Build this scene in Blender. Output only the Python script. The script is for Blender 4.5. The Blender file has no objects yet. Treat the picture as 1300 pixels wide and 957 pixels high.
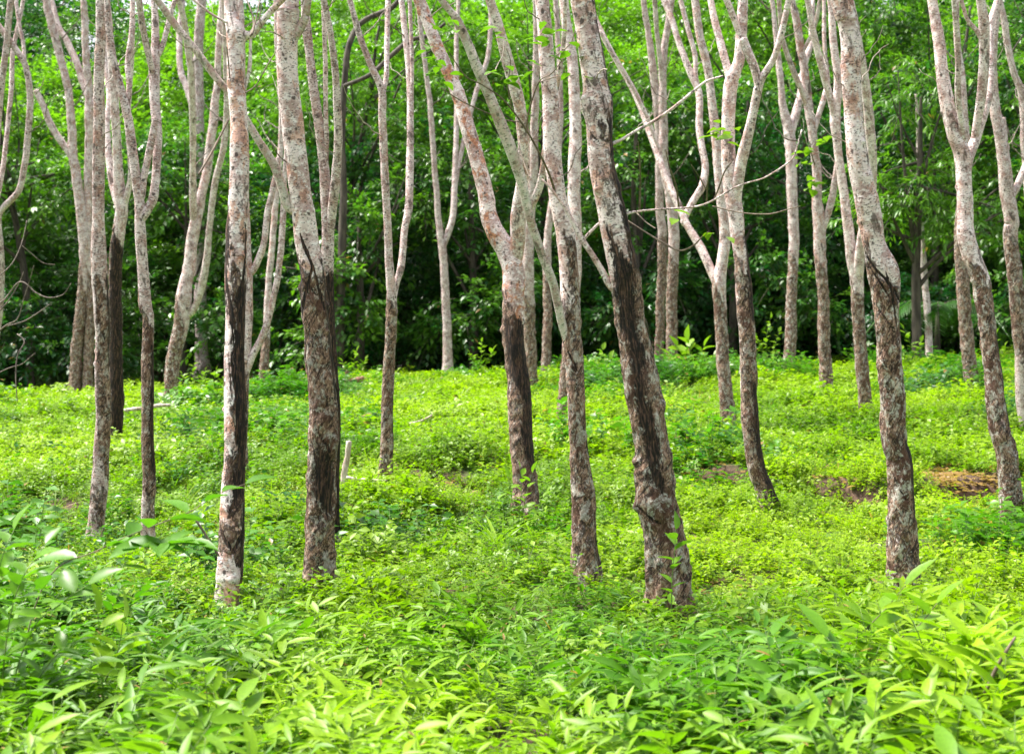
import bpy, math, random
import numpy as np
from mathutils import Vector, Matrix

random.seed(7)
RNG = np.random.default_rng(11)
F = 1805.6                      # focal length in photo pixels
CX, CY, CH = 650.0, 434.0, 1.5  # optical centre, eye height
SC = bpy.context.scene
COL = SC.collection
R = math.radians

# ------------------------------------------------------------------ noise
def _hash(ix, iy, iz, seed):
    h = (ix.astype(np.int64) * 374761393 + iy.astype(np.int64) * 668265263 + iz.astype(np.int64) * 2147483647 + seed * 974634777) & 0xffffffff
    h = ((h ^ (h >> 13)) * 1274126177) & 0xffffffff
    h = ((h ^ (h >> 16)) * 2246822519) & 0xffffffff
    return ((h ^ (h >> 15)) & 0xffffff) / float(0xffffff)

def vnoise(x, y, z, seed=0):
    x, y, z = np.broadcast_arrays(np.asarray(x, float), np.asarray(y, float), np.asarray(z, float))
    ix, iy, iz = np.floor(x), np.floor(y), np.floor(z)
    fx, fy, fz = x - ix, y - iy, z - iz
    fx, fy, fz = [f * f * (3 - 2 * f) for f in (fx, fy, fz)]
    r = 0
    for a in (0, 1):
        for b in (0, 1):
            for c in (0, 1):
                w = (fx if a else 1 - fx) * (fy if b else 1 - fy) * (fz if c else 1 - fz)
                r = r + w * _hash(ix + a, iy + b, iz + c, seed)
    return r * 2 - 1

def fbm(x, y, z, seed=0, octaves=4):
    r, a, s = 0, 1.0, 0
    for o in range(octaves):
        r = r + a * vnoise(x * 2 ** o, y * 2 ** o, z * 2 ** o, seed + o)
        s += a
        a *= 0.5
    return r / s

def sstep(a, b, x):
    t = np.clip((np.asarray(x, float) - a) / (b - a), 0, 1)
    return t * t * (3 - 2 * t)

# ------------------------------------------------------------------ terrain
PY = np.array([-40, 0, 5, 8.2, 10, 12.5, 16, 20, 25, 30, 34, 38, 42, 46, 54, 66, 84, 110, 160, 400, 2000], float)
PZ = np.array([.1, .1, .05, -.02, -.1, .03, .09, .28, .47, .58, .56, .45, .7, 1.9, 5.6, 10.5, 16, 20, 22, 22, 22], float)

def ground_z(x, y, detail=True):
    x = np.asarray(x, float); y = np.asarray(y, float)
    z = (np.interp(y - .8, PY, PZ) + np.interp(y, PY, PZ) + np.interp(y + .8, PY, PZ)) / 3
    z = z + np.where(x < 0, .046, .030) * np.clip(x, -14, 14) * sstep(12, 30, y)
    z = z + .20 * np.exp(-((x + .9) / 1.7) ** 2 - ((y - 15.8) / 2.2) ** 2) - .10 * np.exp(-((x + 2.6) / 1.2) ** 2 - ((y - 12.3) / 1.6) ** 2)
    # small terrace bank on the right of the plantation
    edge = 14.0 + 0.5 * np.sin(x * 1.3) + 0.3 * np.sin(x * 2.9 + 1)
    m = sstep(0.8, 2.6, x)
    z = z + m * (0.38 * sstep(-.25, .25, y - edge) - 0.38 * sstep(-3.2, 3.2, y - edge))
    edge2 = 11.3 + 0.4 * np.sin(x * 1.7 + 2)
    m2 = sstep(-2.2, -1.0, x) * (1 - sstep(0.2, 1.2, x))
    z = z + m2 * (0.15 * sstep(-.2, .2, y - edge2) - 0.15 * sstep(-2.0, 2.0, y - edge2))
    if detail:
        z = z + 0.17 * fbm(x * .55, y * .42, 0 * x, 3, 3) * sstep(4, 10, y) + 0.05 * fbm(x * 1.5, y * 1.2, 0 * x, 5, 3)
    return z

def bare(x, y):
    """1 where soil and litter show through the plants"""
    edge = 14.0 + 0.5 * np.sin(x * 1.3) + 0.3 * np.sin(x * 2.9 + 1)
    w = .35 * fbm(x * 2.2, y * 2.2, 0 * x, 23, 3)
    b = sstep(.35, .75, np.exp(-(((x - 2.05) / .62) ** 2 + ((y - edge + .05) / .42) ** 2)) + w)
    b = b + sstep(.36, .66, np.exp(-(((x - 4.5) / 1.0) ** 2 + ((y - 14.4) / 1.9) ** 2)) + w)
    return np.clip(b, 0, 1)

def ray_ground(px, py, lift=0.0):
    """depth Y where the ray through a photo point meets the ground (+ lift)"""
    ys = np.arange(3, 60, .02)
    xs = (px - CX) / F * ys
    zs = CH - (py - CY) / F * ys
    g = ground_z(xs, ys) + lift
    hit = zs <= g
    return float(ys[np.argmax(hit)]) if hit.any() and ys[np.argmax(hit)] < 35 else 35.0

def P(px, py, Y):
    return np.array([(px - CX) / F * Y, Y, CH - (py - CY) / F * Y])

# ------------------------------------------------------------------ mesh output
class MB:
    def __init__(self):
        self.v, self.f, self.n = [], [], 0
        self.att, self.mi = {}, []
    def add(self, v, faces, mat=0, **att):
        v = np.asarray(v, float)
        self.v.append(v)
        for fa in faces if isinstance(faces, list) else [faces]:
            fa = np.asarray(fa)
            if fa.size:
                self.f.append(fa + self.n)
                self.mi.append(np.full(len(fa), mat))
        for k, a in att.items():
            self.att.setdefault(k, []).append((self.n, np.asarray(a, float)))
        self.n += len(v)
    def build(self, name, mats, parent=None, smooth=True, link=True):
        me = bpy.data.meshes.new(name)
        v = np.concatenate(self.v)
        ls = np.concatenate([np.full(len(f), f.shape[1]) for f in self.f])
        idx = np.concatenate([f.ravel() for f in self.f])
        me.vertices.add(len(v)); me.vertices.foreach_set('co', v.ravel())
        me.loops.add(len(idx)); me.loops.foreach_set('vertex_index', idx.astype(np.int32))
        me.polygons.add(len(ls))
        st = np.concatenate([[0], np.cumsum(ls)[:-1]])
        me.polygons.foreach_set('loop_start', st.astype(np.int32))
        me.polygons.foreach_set('material_index', np.concatenate(self.mi).astype(np.int32))
        if smooth: me.polygons.foreach_set('use_smooth', np.ones(len(ls), bool))
        for k, lst in self.att.items():
            dim = 3 if lst[0][1].ndim == 2 else 1
            arr = np.zeros((len(v), dim))
            for off, a in lst:
                arr[off:off + len(a)] = a.reshape(len(a), dim)
            if dim == 3:
                at = me.attributes.new(k, 'FLOAT_VECTOR', 'POINT'); at.data.foreach_set('vector', arr.ravel())
            else:
                at = me.attributes.new(k, 'FLOAT', 'POINT'); at.data.foreach_set('value', arr.ravel())
        me.update(calc_edges=True)
        for m in (mats if isinstance(mats, (list, tuple)) else [mats]): me.materials.append(m)
        o = bpy.data.objects.new(name, me)
        if link: COL.objects.link(o)
        if parent is not None: o.parent = parent
        return o

def tag(o, label=None, cat=None, group=None, kind=None):
    if label: o['label'] = label
    if cat: o['category'] = cat
    if group: o['group'] = group
    if kind: o['kind'] = kind
    return o

def empty(name, loc):
    o = bpy.data.objects.new(name, None); COL.objects.link(o)
    o.location = loc; o.empty_display_size = .2
    return o

# ------------------------------------------------------------------ materials
class NT:
    def __init__(self, name):
        self.m = bpy.data.materials.new(name); self.m.use_nodes = True
        self.t = self.m.node_tree; self.t.nodes.clear()
    def n(self, typ, **kw):
        nd = self.t.nodes.new(typ)
        for k, v in kw.items():
            if k == 'ins':
                for kk, vv in v.items(): self.set(nd, kk, vv)
            else: setattr(nd, k, v)
        return nd
    def set(self, nd, k, v):
        s = nd.inputs[k]
        if isinstance(v, bpy.types.NodeSocket): self.t.links.new(v, s)
        else: s.default_value = v
    def attr(self, name, typ='GEOMETRY', out='Fac'):
        return self.n('ShaderNodeAttribute', attribute_name=name, attribute_type=typ).outputs[out]
    def mix(self, f, a, b, blend='MIX'):
        nd = self.n('ShaderNodeMix', data_type='RGBA', blend_type=blend)
        for i, v in ((0, f), (6, a), (7, b)): self.set(nd, i, v if not (isinstance(v, tuple) and len(v) == 3) else v + (1,))
        return nd.outputs[2]
    def math(self, op, a, b=0.0, clamp=False):
        nd = self.n('ShaderNodeMath', operation=op, use_clamp=clamp)
        self.set(nd, 0, a); self.set(nd, 1, b); return nd.outputs[0]
    def ramp(self, f, lo, hi, a=0.0, b=1.0):
        nd = self.n('ShaderNodeMapRange', interpolation_type='SMOOTHSTEP')
        self.set(nd, 0, f); self.set(nd, 1, lo); self.set(nd, 2, hi); self.set(nd, 3, a); self.set(nd, 4, b); return nd.outputs[0]
    def noise(self, vec, scale, detail=4, rough=.55, dist=0.0):
        nd = self.n('ShaderNodeTexNoise'); self.set(nd, 'Vector', vec)
        self.set(nd, 'Scale', scale); self.set(nd, 'Detail', detail); self.set(nd, 'Roughness', rough); self.set(nd, 'Distortion', dist)
        return nd.outputs['Fac']
    def scale(self, vec, s, off=(0, 0, 0)):
        nd = self.n('ShaderNodeMapping'); self.set(nd, 'Vector', vec); self.set(nd, 'Scale', s); self.set(nd, 'Location', off)
        return nd.outputs[0]
    def out(self, sh):
        o = self.n('ShaderNodeOutputMaterial'); self.t.links.new(sh, o.inputs[0]); return self.m

def leaf_mat(name, dark, light, young, trans=.38, rough=.42, inst=True, spec=.32):
    t = NT(name)
    tint = t.attr('tint')
    c = t.mix(tint, dark, light)
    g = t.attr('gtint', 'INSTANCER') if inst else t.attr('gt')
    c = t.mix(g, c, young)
    mot = t.noise(t.n('ShaderNodeTexCoord').outputs['Object'], 45, 3, .6)
    c = t.mix(t.ramp(mot, .35, .7, 0, .45), c, t.mix(1.0, c, (.55, .62, .6), 'MULTIPLY'))
    # the odd yellowed or dry leaf
    c = t.mix(t.ramp(t.attr('dry'), .5, .6), c, (.30, .19, .06))
    geo = t.n('ShaderNodeNewGeometry')
    c2 = t.mix(geo.outputs['Backfacing'], c, t.mix(.35, c, (.16, .22, .10)))
    b = t.n('ShaderNodeBsdfPrincipled'); t.set(b, 'Base Color', c2); t.set(b, 'Roughness', rough); t.set(b, 'Specular IOR Level', spec)
    tr = t.n('ShaderNodeBsdfTranslucent'); t.set(tr, 'Color', t.mix(1.0, c, (1.25, 1.5, .7), 'MULTIPLY'))
    mx = t.n('ShaderNodeMixShader'); t.set(mx, 0, trans)
    t.t.links.new(b.outputs[0], mx.inputs[1]); t.t.links.new(tr.outputs[0], mx.inputs[2])
    return t.out(mx.outputs[0])

M = {}
M['herb'] = leaf_mat('herb_leaf', (.045, .15, .005), (.115, .275, .003), (.285, .42, .002), trans=.42)
M['shrub'] = leaf_mat('shrub_leaf', (.012, .080, .006), (.045, .20, .010), (.16, .36, .010), rough=.36)
M['bamboo'] = leaf_mat('bamboo_grass_leaf', (.045, .155, .006), (.115, .28, .005), (.265, .42, .006), rough=.46)
M['jungle'] = leaf_mat('jungle_leaf', (.004, .034, .008), (.018, .125, .022), (.185, .385, .010), trans=.38, rough=.36, spec=.42)
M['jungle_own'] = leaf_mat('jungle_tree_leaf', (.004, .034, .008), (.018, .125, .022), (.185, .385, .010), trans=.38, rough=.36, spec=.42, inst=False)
M['leaf_own'] = leaf_mat('plant_leaf', (.04, .15, .008), (.10, .26, .012), (.24, .38, .014), inst=False, rough=.38)

def flat_mat(name, c1, c2, scale=30, rough=.8, zs=.25):
    t = NT(name)
    co = t.n('ShaderNodeTexCoord').outputs['Object']
    f = t.noise(t.scale(co, (1, 1, zs)), scale, 5, .65)
    c = t.mix(t.ramp(f, .35, .65), c1, c2)
    b = t.n('ShaderNodeBsdfPrincipled'); t.set(b, 'Base Color', c); t.set(b, 'Roughness', rough)
    bp = t.n('ShaderNodeBump'); t.set(bp, 'Height', f); t.set(bp, 'Strength', .5); t.set(bp, 'Distance', .01)
    t.t.links.new(bp.outputs[0], b.inputs['Normal'])
    return t.out(b.outputs[0])
M['twig'] = flat_mat('twig_bark', (.08, .055, .035), (.20, .15, .11), 40)
M['twig_pale'] = flat_mat('pale_twig_bark', (.20, .15, .12), (.48, .41, .36), 40)
M['dim_twig'] = flat_mat('dim_twig_bark', (.06, .045, .035), (.24, .19, .16), 40)
M['green_stem'] = flat_mat('green_stem', (.06, .13, .02), (.14, .2, .04), 30, .6)
M['deadwood'] = flat_mat('dead_wood', (.30, .22, .17), (.62, .55, .48), 25)
M['redwood'] = flat_mat('rotting_wood', (.10, .04, .025), (.28, .13, .08), 18)
M['jungle_bark'] = flat_mat('jungle_bark', (.03, .022, .016), (.10, .08, .06), 8)
M['grey_bark'] = flat_mat('grey_jungle_bark', (.16, .13, .11), (.38, .34, .32), 6)

def bark_mat():
    t = NT('rubber_tree_bark')
    bk = t.attr('bk', out='Vector')
    tap, blk, moss, red, far = t.attr('tap'), t.attr('blk'), t.attr('moss'), t.attr('red'), t.attr('fine')
    # --- smooth pale upper bark
    n1 = t.noise(bk, 8, 5, .6)
    n2 = t.noise(t.scale(bk, (1, 1, 1.4), (5, 3, 1)), 30, 4, .65)
    n3 = t.noise(t.scale(bk, (1, 1, 2.0), (2, 7, 4)), 55, 4, .7)
    pale = t.mix(t.ramp(n1, .40, .60), (.46, .32, .30), (.80, .68, .66))
    pale = t.mix(t.ramp(n2, .50, .62, 0, .8), pale, (.88, .82, .81))
    # reddish and orange patches
    n4 = t.noise(t.scale(bk, (1, 1, .7), (11, 1, 9)), 11, 5, .7, .4)
    rm = t.math('MULTIPLY', t.ramp(n4, .50, .60), red, True)
    pale = t.mix(rm, pale, t.mix(t.ramp(n2, .35, .65), (.32, .13, .08), (.62, .27, .14)))
    pale = t.mix(t.ramp(t.math('ADD', n3, t.math('MULTIPLY', t.attr('tone'), .03)), .55, .60, 0, .9), pale, (.085, .06, .05))
    # dark blotches where twigs dropped off
    v = t.n('ShaderNodeTexVoronoi'); t.set(v, 'Vector', t.scale(bk, (1, 1, .8))); t.set(v, 'Scale', 15); t.set(v, 'Randomness', 1)
    n5 = t.noise(bk, 40, 3)
    sp = t.ramp(t.math('ADD', v.outputs['Distance'], t.math('MULTIPLY', n5, .4)), .30, .40, .92, 0)
    pale = t.mix(sp, pale, (.07, .05, .045))
    n6 = t.noise(t.scale(bk, (1, 1, .45), (3, 9, 2)), 9, 7, .8, .4)
    pale = t.mix(t.ramp(n6, .56, .61, 0, .85), pale, (.09, .065, .055))
    pale = t.mix(t.math('MULTIPLY', t.attr('tone'), .6), pale, t.mix(1.0, pale, (.58, .54, .52), 'MULTIPLY'))
    pale = t.mix(t.math('MULTIPLY', t.ramp(n2, .35, .6), moss, True), pale, (.30, .33, .22))
    # --- rough tapped bark
    b1 = t.noise(t.scale(bk, (1, 1, .45)), 30, 7, .75, .8)
    b2 = t.noise(t.scale(bk, (1, 1, .6), (4, 4, 4)), 95, 4, .7)
    b3 = t.noise(t.scale(bk, (1, 1, .6), (8, 2, 0)), 8, 5, .65)
    # old cuts run slanting round the stem
    sep = t.n('ShaderNodeSeparateXYZ'); t.set(sep, 0, bk)
    com = t.n('ShaderNodeCombineXYZ'); t.set(com, 0, sep.outputs[0]); t.set(com, 1, sep.outputs[1])
    t.set(com, 2, t.math('SUBTRACT', t.math('MULTIPLY', sep.outputs[2], .9), t.math('MULTIPLY', sep.outputs[0], 1.1)))
    b5 = t.noise(t.scale(com.outputs[0], (.35, .35, 1)), 42, 5, .7, .9)
    brown = t.mix(t.ramp(b1, .38, .58), (.016, .010, .008), (.27, .155, .105))
    brown = t.mix(t.ramp(b2, .50, .62, 0, .85), brown, (.50, .34, .25))
    brown = t.mix(t.ramp(b1, .56, .65, 0, .8), brown, (.66, .52, .43))
    brown = t.mix(t.ramp(b5, .50, .58, 0, .9), brown, (.022, .012, .010))
    brown = t.mix(t.ramp(b3, .52, .62, 0, .8), brown, t.mix(b2, (.03, .014, .010), (.14, .06, .038)))
    # whitish lichen left on it
    b4 = t.noise(t.scale(bk, (1, 1, .8), (1, 8, 8)), 17, 7, .8, .5)
    brown = t.mix(t.math('MULTIPLY', t.ramp(b4, .51, .57), t.attr('lichen'), True), brown, t.mix(t.ramp(b2, .4, .6), (.42, .38, .32), (.74, .74, .68)))
    edge = t.math('ADD', tap, t.math('MULTIPLY', t.math('SUBTRACT', b3, .5), .50))
    edge = t.math('ADD', edge, t.math('MULTIPLY', t.math('SUBTRACT', b1, .5), .25))
    tm = t.ramp(edge, -.012, .022)
    c = t.mix(tm, pale, brown)
    lip = t.math('MULTIPLY', t.ramp(edge, -.02, 0), t.ramp(edge, .004, .035, 1, 0))
    c = t.mix(t.math('MULTIPLY', lip, .55), c, (.05, .03, .025))
    # --- black latex-stained panel
    k = t.noise(t.scale(com.outputs[0], (1, 1, .16)), 90, 6, .7, .6)
    black = t.mix(t.ramp(k, .46, .66), (.010, .007, .006), (.14, .075, .05))
    black = t.mix(t.ramp(b2, .62, .74), black, (.20, .15, .12))
    bm = t.ramp(t.math('ADD', blk, t.math('MULTIPLY', t.math('SUBTRACT', b1, .5), 1.6)), -.06, .10)
    c = t.mix(bm, c, black)
    b = t.n('ShaderNodeBsdfPrincipled'); t.set(b, 'Base Color', c); t.set(b, 'Roughness', .78); t.set(b, 'Specular IOR Level', .3)
    h = t.math('ADD', t.math('MULTIPLY', t.math('MULTIPLY', b1, 1.0), tm), t.math('ADD', t.math('MULTIPLY', n3, .25), t.math('MULTIPLY', b2, t.math('MULTIPLY', tm, .5))))
    bp = t.n('ShaderNodeBump'); t.set(bp, 'Height', h); t.set(bp, 'Strength', 1.0); t.set(bp, 'Distance', .016)
    t.t.links.new(bp.outputs[0], b.inputs['Normal'])
    return t.out(b.outputs[0])
M['bark'] = bark_mat()

def soil_mat():
    t = NT('forest_soil')
    co = t.n('ShaderNodeTexCoord').outputs['Object']
    n1, n2, n3 = t.noise(co, 1.1, 5), t.noise(co, 22, 6, .7), t.noise(co, 7, 5, .65)
    c = t.mix(t.ramp(n2, .35, .65), (.03, .017, .010), (.11, .062, .038))
    c = t.mix(t.ramp(n3, .52, .66), c, (.13, .075, .05))
    c = t.mix(t.math('MULTIPLY', t.ramp(n1, .42, .55), t.attr('green')), c, t.mix(n2, (.03, .08, .008), (.08, .16, .012)))
    b = t.n('ShaderNodeBsdfPrincipled'); t.set(b, 'Base Color', c); t.set(b, 'Roughness', .95)
    bp = t.n('ShaderNodeBump'); t.set(bp, 'Height', n2); t.set(bp, 'Strength', 1); t.set(bp, 'Distance', .03)
    t.t.links.new(bp.outputs[0], b.inputs['Normal'])
    return t.out(b.outputs[0])
M['soil'] = soil_mat()

# ------------------------------------------------------------------ ground sheet
def grid_axis(segs):
    out = [np.array([segs[0][0]])]
    for a, b, st in segs:
        out.append(np.linspace(a, b, max(2, int(round((b - a) / st)) + 1))[1:])
    return np.concatenate(out)
gy = grid_axis([(-60, 0, 6), (0, 4, .4), (4, 18, .09), (18, 36, .2), (36, 70, .8), (70, 160, 4), (160, 2000, 90)])
gx = grid_axis([(-1500, -60, 90), (-60, -14, 2.5), (-14, -6, .3), (-6, 7, .1), (7, 14, .3), (14, 60, 2.5), (60, 1500, 90)])
GX, GY = np.meshgrid(gx, gy)
GZ = ground_z(GX, GY)
# banks of soil get clods
GZ = GZ + .03 * bare(GX, GY) * fbm(GX * 6, GY * 6, 0 * GX, 9, 2)
nx, ny = len(gx), len(gy)
ii = np.arange(ny - 1)[:, None] * nx + np.arange(nx - 1)[None, :]
q = np.stack([ii, ii + 1, ii + 1 + nx, ii + nx], -1).reshape(-1, 4)
g = MB(); g.add(np.stack([GX, GY, GZ], -1).reshape(-1, 3), q, green=(1 - bare(GX, GY)).ravel())
tag(g.build('ground', M['soil']), 'uneven brown soil sloping gently up to the dark jungle edge', 'ground', kind='structure')

# ------------------------------------------------------------------ tubes
def catmull(pts, step):
    pts = np.asarray(pts, float)
    p = np.vstack([2 * pts[0] - pts[1], pts, 2 * pts[-1] - pts[-2]])
    out = []
    for i in range(1, len(p) - 2):
        d = np.linalg.norm(p[i + 1][:3] - p[i][:3])
        n = max(1, int(math.ceil(d / step)))
        t = (np.arange(n) / n)[:, None]
        a, b, c, e = p[i - 1], p[i], p[i + 1], p[i + 2]
        out.append(.5 * ((2 * b) + (c - a) * t + (2 * a - 5 * b + 4 * c - e) * t ** 2 + (3 * b - a - 3 * c + e) * t ** 3))
    out.append(pts[-1][None])
    return np.vstack(out)

def ring_frames(C):
    T = np.gradient(C, axis=0); T /= np.linalg.norm(T, axis=1)[:, None] + 1e-12
    ref = np.array([0, 1., 0])                        # far side of the stem
    if abs(T[0] @ ref) > .9: ref = np.array([0, 0, 1.])
    U = np.zeros_like(T); u = ref - T[0] * (T[0] @ ref); u /= np.linalg.norm(u)
    for i in range(len(T)):
        u = u - T[i] * (u @ T[i]); u /= np.linalg.norm(u); U[i] = u
    V = np.cross(U, T)                                # points right for a rising stem
    return T, U, V

def tube_faces(n, s):
    i = np.arange(n - 1)[:, None] * s; j = np.arange(s)[None, :]; k = (j + 1) % s
    return np.stack([i + j, i + k, i + s + k, i + s + j], -1).reshape(-1, 4)

def simple_tube(mb, C, r, seg=6, mat=0, rough=0.0, **att):
    C = np.asarray(C, float); r = np.broadcast_to(np.asarray(r, float), (len(C),)).copy()
    T, U, V = ring_frames(C)
    a = np.linspace(0, 2 * np.pi, seg, endpoint=False)
    rr = r[:, None] * np.ones((1, seg))
    if rough: rr = rr * (1 + rough * vnoise(C[:, 0:1] * 30 + np.cos(a) * 2, C[:, 1:2] * 30 + np.sin(a) * 2, C[:, 2:3] * 30, 4))
    v = C[:, None] + (V[:, None] * np.cos(a)[None, :, None] + U[:, None] * np.sin(a)[None, :, None]) * rr[..., None]
    n = len(C); v = np.vstack([v.reshape(-1, 3), C[0] - T[0] * r[0] * .3, C[-1] + T[-1] * r[-1] * .3])
    j = np.arange(seg); k = (j + 1) % seg
    caps = [np.stack([k, j, np.full(seg, n * seg)], -1), np.stack([j + (n - 1) * seg, k + (n - 1) * seg, np.full(seg, n * seg + 1)], -1)]
    mb.add(v, [tube_faces(n, seg)] + caps, mat, **{kk: np.full(len(v), vv) for kk, vv in att.items()})

# ------------------------------------------------------------------ rubber trees
# a stem is a list of (photo x, photo y, width in photo px) from bottom to top
def stem_mesh(name, pts, Yf, parent, origin, spec, seg, step, is_trunk, seed, extend=1.6):
    pts = [tuple(map(float, p)) for p in pts]
    W = []
    for (x, y, w) in pts:
        Y = Yf(y)
        c = P(x, y, Y); W.append([c[0], c[1], c[2], w * Y / F / 2])
    W = np.array(W)
    if is_trunk:                                       # foot goes down through the ground cover
        d = W[0, :3] - W[1, :3]; d /= np.linalg.norm(d)
        foot = W[0, :3] + d * .45
        W = np.vstack([[foot[0], foot[1], foot[2], W[0, 3] * 1.12], W])
    if extend and pts[-1][1] <= 2:                     # keeps growing past the top of the picture
        d = W[-1, :3] - W[-2, :3]; d /= np.linalg.norm(d)
        e1 = W[-1, :3] + d * extend * .5; e2 = e1 + (d * .8 + np.array([.1 * math.sin(seed), .1 * math.cos(seed), .3])) * extend * .5
        r = W[-1, 3]
        W = np.vstack([W, [*e1, r * .85], [*e2, r * .6]])
    Q = catmull(W, step); C, r = Q[:, :3], np.maximum(Q[:, 3], .004)
    # gentle wander so that stems are not ruler-smooth
    L = np.concatenate([[0], np.cumsum(np.linalg.norm(np.diff(C, axis=0), axis=1))])
    r0 = float(np.median(r))
    C = C + np.stack([fbm(L * 2.2, seed * 3.1, 0, 31, 2), fbm(L * 2.2, seed * 5.1, 7, 32, 2), 0 * L], -1) * r0 * .22
    T, U, V = ring_frames(C)
    a = np.linspace(0, 2 * np.pi, seg, endpoint=False) + np.pi / 2      # seam at the back
    ca, sa = np.cos(a)[None], np.sin(a)[None]
    Z = L[:, None] + 0 * ca
    bx, by = r[:, None] * ca + seed * 1.7, r[:, None] * sa + seed * .9
    # photo height of every ring, for the tapping marks
    yy = CY + (CH - C[:, 2]) * F / C[:, 1]
    deg = ((np.degrees(a) + 180) % 360 - 180)          # 0 right edge, -90 faces the viewer, 180 left edge
    tap = np.full((len(C), seg), -1.0); blk = np.full((len(C), seg), -1.0)
    for (d0, sy0, d1, sy1, wpx) in spec.get('strokes', []):
        pxr = (r * F / C[:, 1])[:, None] / 57.3          # photo px per degree
        du, dv_ = (d1 - d0), (sy1 - sy0)
        ddg = (deg - d0 + 180) % 360 - 180
        ax, ay = du * pxr, dv_ + 0 * pxr
        qx, qy = ddg[None] * pxr, (yy[:, None] - sy0) + 3 * fbm(L[:, None] * 12, np.cos(np.radians(deg))[None] * 3, np.sin(np.radians(deg))[None] * 3, 44, 3)
        tt = np.clip((qx * ax + qy * ay) / (ax ** 2 + ay ** 2 + 1e-6), 0, 1)
        dist = np.sqrt((qx - ax * tt) ** 2 + (qy - ay * tt) ** 2)
        blk = np.maximum(blk, (wpx * (.6 + .5 * np.sin(tt * 3.1)) - dist) * .5)
    for (kind, thc, hw, y0, y1, slope) in spec.get('panels', []):
        dth = (deg - thc + 180) % 360 - 180
        wob = fbm(L * 3.0, seed, thc, 41, 3)[:, None]
        ang = (hw + 22 * wob - np.abs(dth)[None]) / 57.3 * r[:, None]
        if hw >= 180: ang = np.full((len(C), seg), 1.0)
        ytop = y0 + slope * (np.cos(np.radians(deg)))[None]
        pxm = C[:, 1:2] / F
        hgt = np.minimum((yy[:, None] - ytop), (y1 + slope * np.cos(np.radians(deg))[None] - yy[:, None])) * pxm
        val = np.minimum(ang * 2.0, hgt * .8)
        if kind == 'b': tap = np.maximum(tap, val)
        else: blk = np.maximum(blk, np.minimum(ang * 9, hgt * 5)); 
    tap = np.clip(tap, -.2, .085)
    tm = sstep(-.01, .03, tap); bm = sstep(-.1, .2, blk)
    amp = .055 + .10 * tm
    disp = fbm(bx * 9, by * 9, Z * 5, seed, 3) * .11 + fbm(bx * 25, by * 25, Z * 16, seed + 2, 2) * .03
    disp = disp + tm * (fbm(bx * 34, by * 34, Z * 13, seed + 9, 4) * .16 + np.abs(fbm(bx * 20, by * 20, Z * 9, seed + 19, 3)) * .14) * (1 - .6 * bm)
    disp = disp - .07 * tm - .05 * bm + (1 - tm) * np.maximum(0, fbm(bx * 2, by * 2, Z * 16, seed + 5, 2) - .35) * .15
    # old healed knots
    for (kth, ky, kr, ka) in spec.get('knots', []):
        dth = np.radians((deg - kth + 180) % 360 - 180)[None] * r[:, None]
        dy = (yy[:, None] - ky) * C[:, 1:2] / F
        kr_ = kr * C[:, 1:2] / F
        disp = disp + ka * np.exp(-(dth ** 2 + (dy * .75) ** 2) / kr_ ** 2)
    rs = random.Random(seed)
    for _ in range(int(L[-1] * 3.5)):
        kl, kt = rs.uniform(0, L[-1]), rs.uniform(-180, 180)
        dth = np.radians((deg - kt + 180) % 360 - 180)[None] * r[:, None]
        disp = disp + rs.uniform(.05, .22) * np.exp(-(dth ** 2 + ((Z - kl)) ** 2) / (r0 * rs.uniform(.2, .42)) ** 2)
    if is_trunk:
        disp = disp + .5 * np.exp(-np.maximum(L[:, None] - .42, 0) / .13) * (.55 + .45 * np.cos(3 * a + seed)[None])
    rr = r[:, None] * (1 + disp)
    v = C[:, None] + (V[:, None] * ca[..., None] + U[:, None] * sa[..., None]) * rr[..., None]
    n = len(C)
    top = C[-1] + T[-1] * r[-1] * .3
    v = np.vstack([v.reshape(-1, 3), top]) - np.asarray(origin)
    j = np.arange(seg); k = (j + 1) % seg
    cap = np.stack([j + (n - 1) * seg, k + (n - 1) * seg, np.full(seg, n * seg)], -1)
    f = lambda arr: np.append(np.broadcast_to(arr, (n, seg)).ravel(), 0)
    bk = np.vstack([np.stack([bx, by, Z + seed * 2.3], -1).reshape(-1, 3), [0, 0, 0]])
    mb = MB()
    mb.add(v, [tube_faces(n, seg), cap], bk=bk, tap=f(tap), blk=f(blk), moss=f(np.full((n, seg), spec.get('moss', 0.0))),
           red=f(np.full((n, seg), spec.get('red', .45))), tone=f(np.full((n, seg), spec.get('tone', .3))), lichen=f(np.full((n, seg), spec.get('lichen', .5) - .02)))
    return mb.build(name, M['bark'], parent)

# panel helper: full brown below y, slanting
def full(y, slope=0, y1=2000): return ('b', -90, 180, y, y1, slope)
def br(th, hw, y0, y1, s=0): return ('b', th, hw, y0, y1, s)
def bl(th, hw, y0, y1, s=0): return ('k', th, hw, y0, y1, s)

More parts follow.
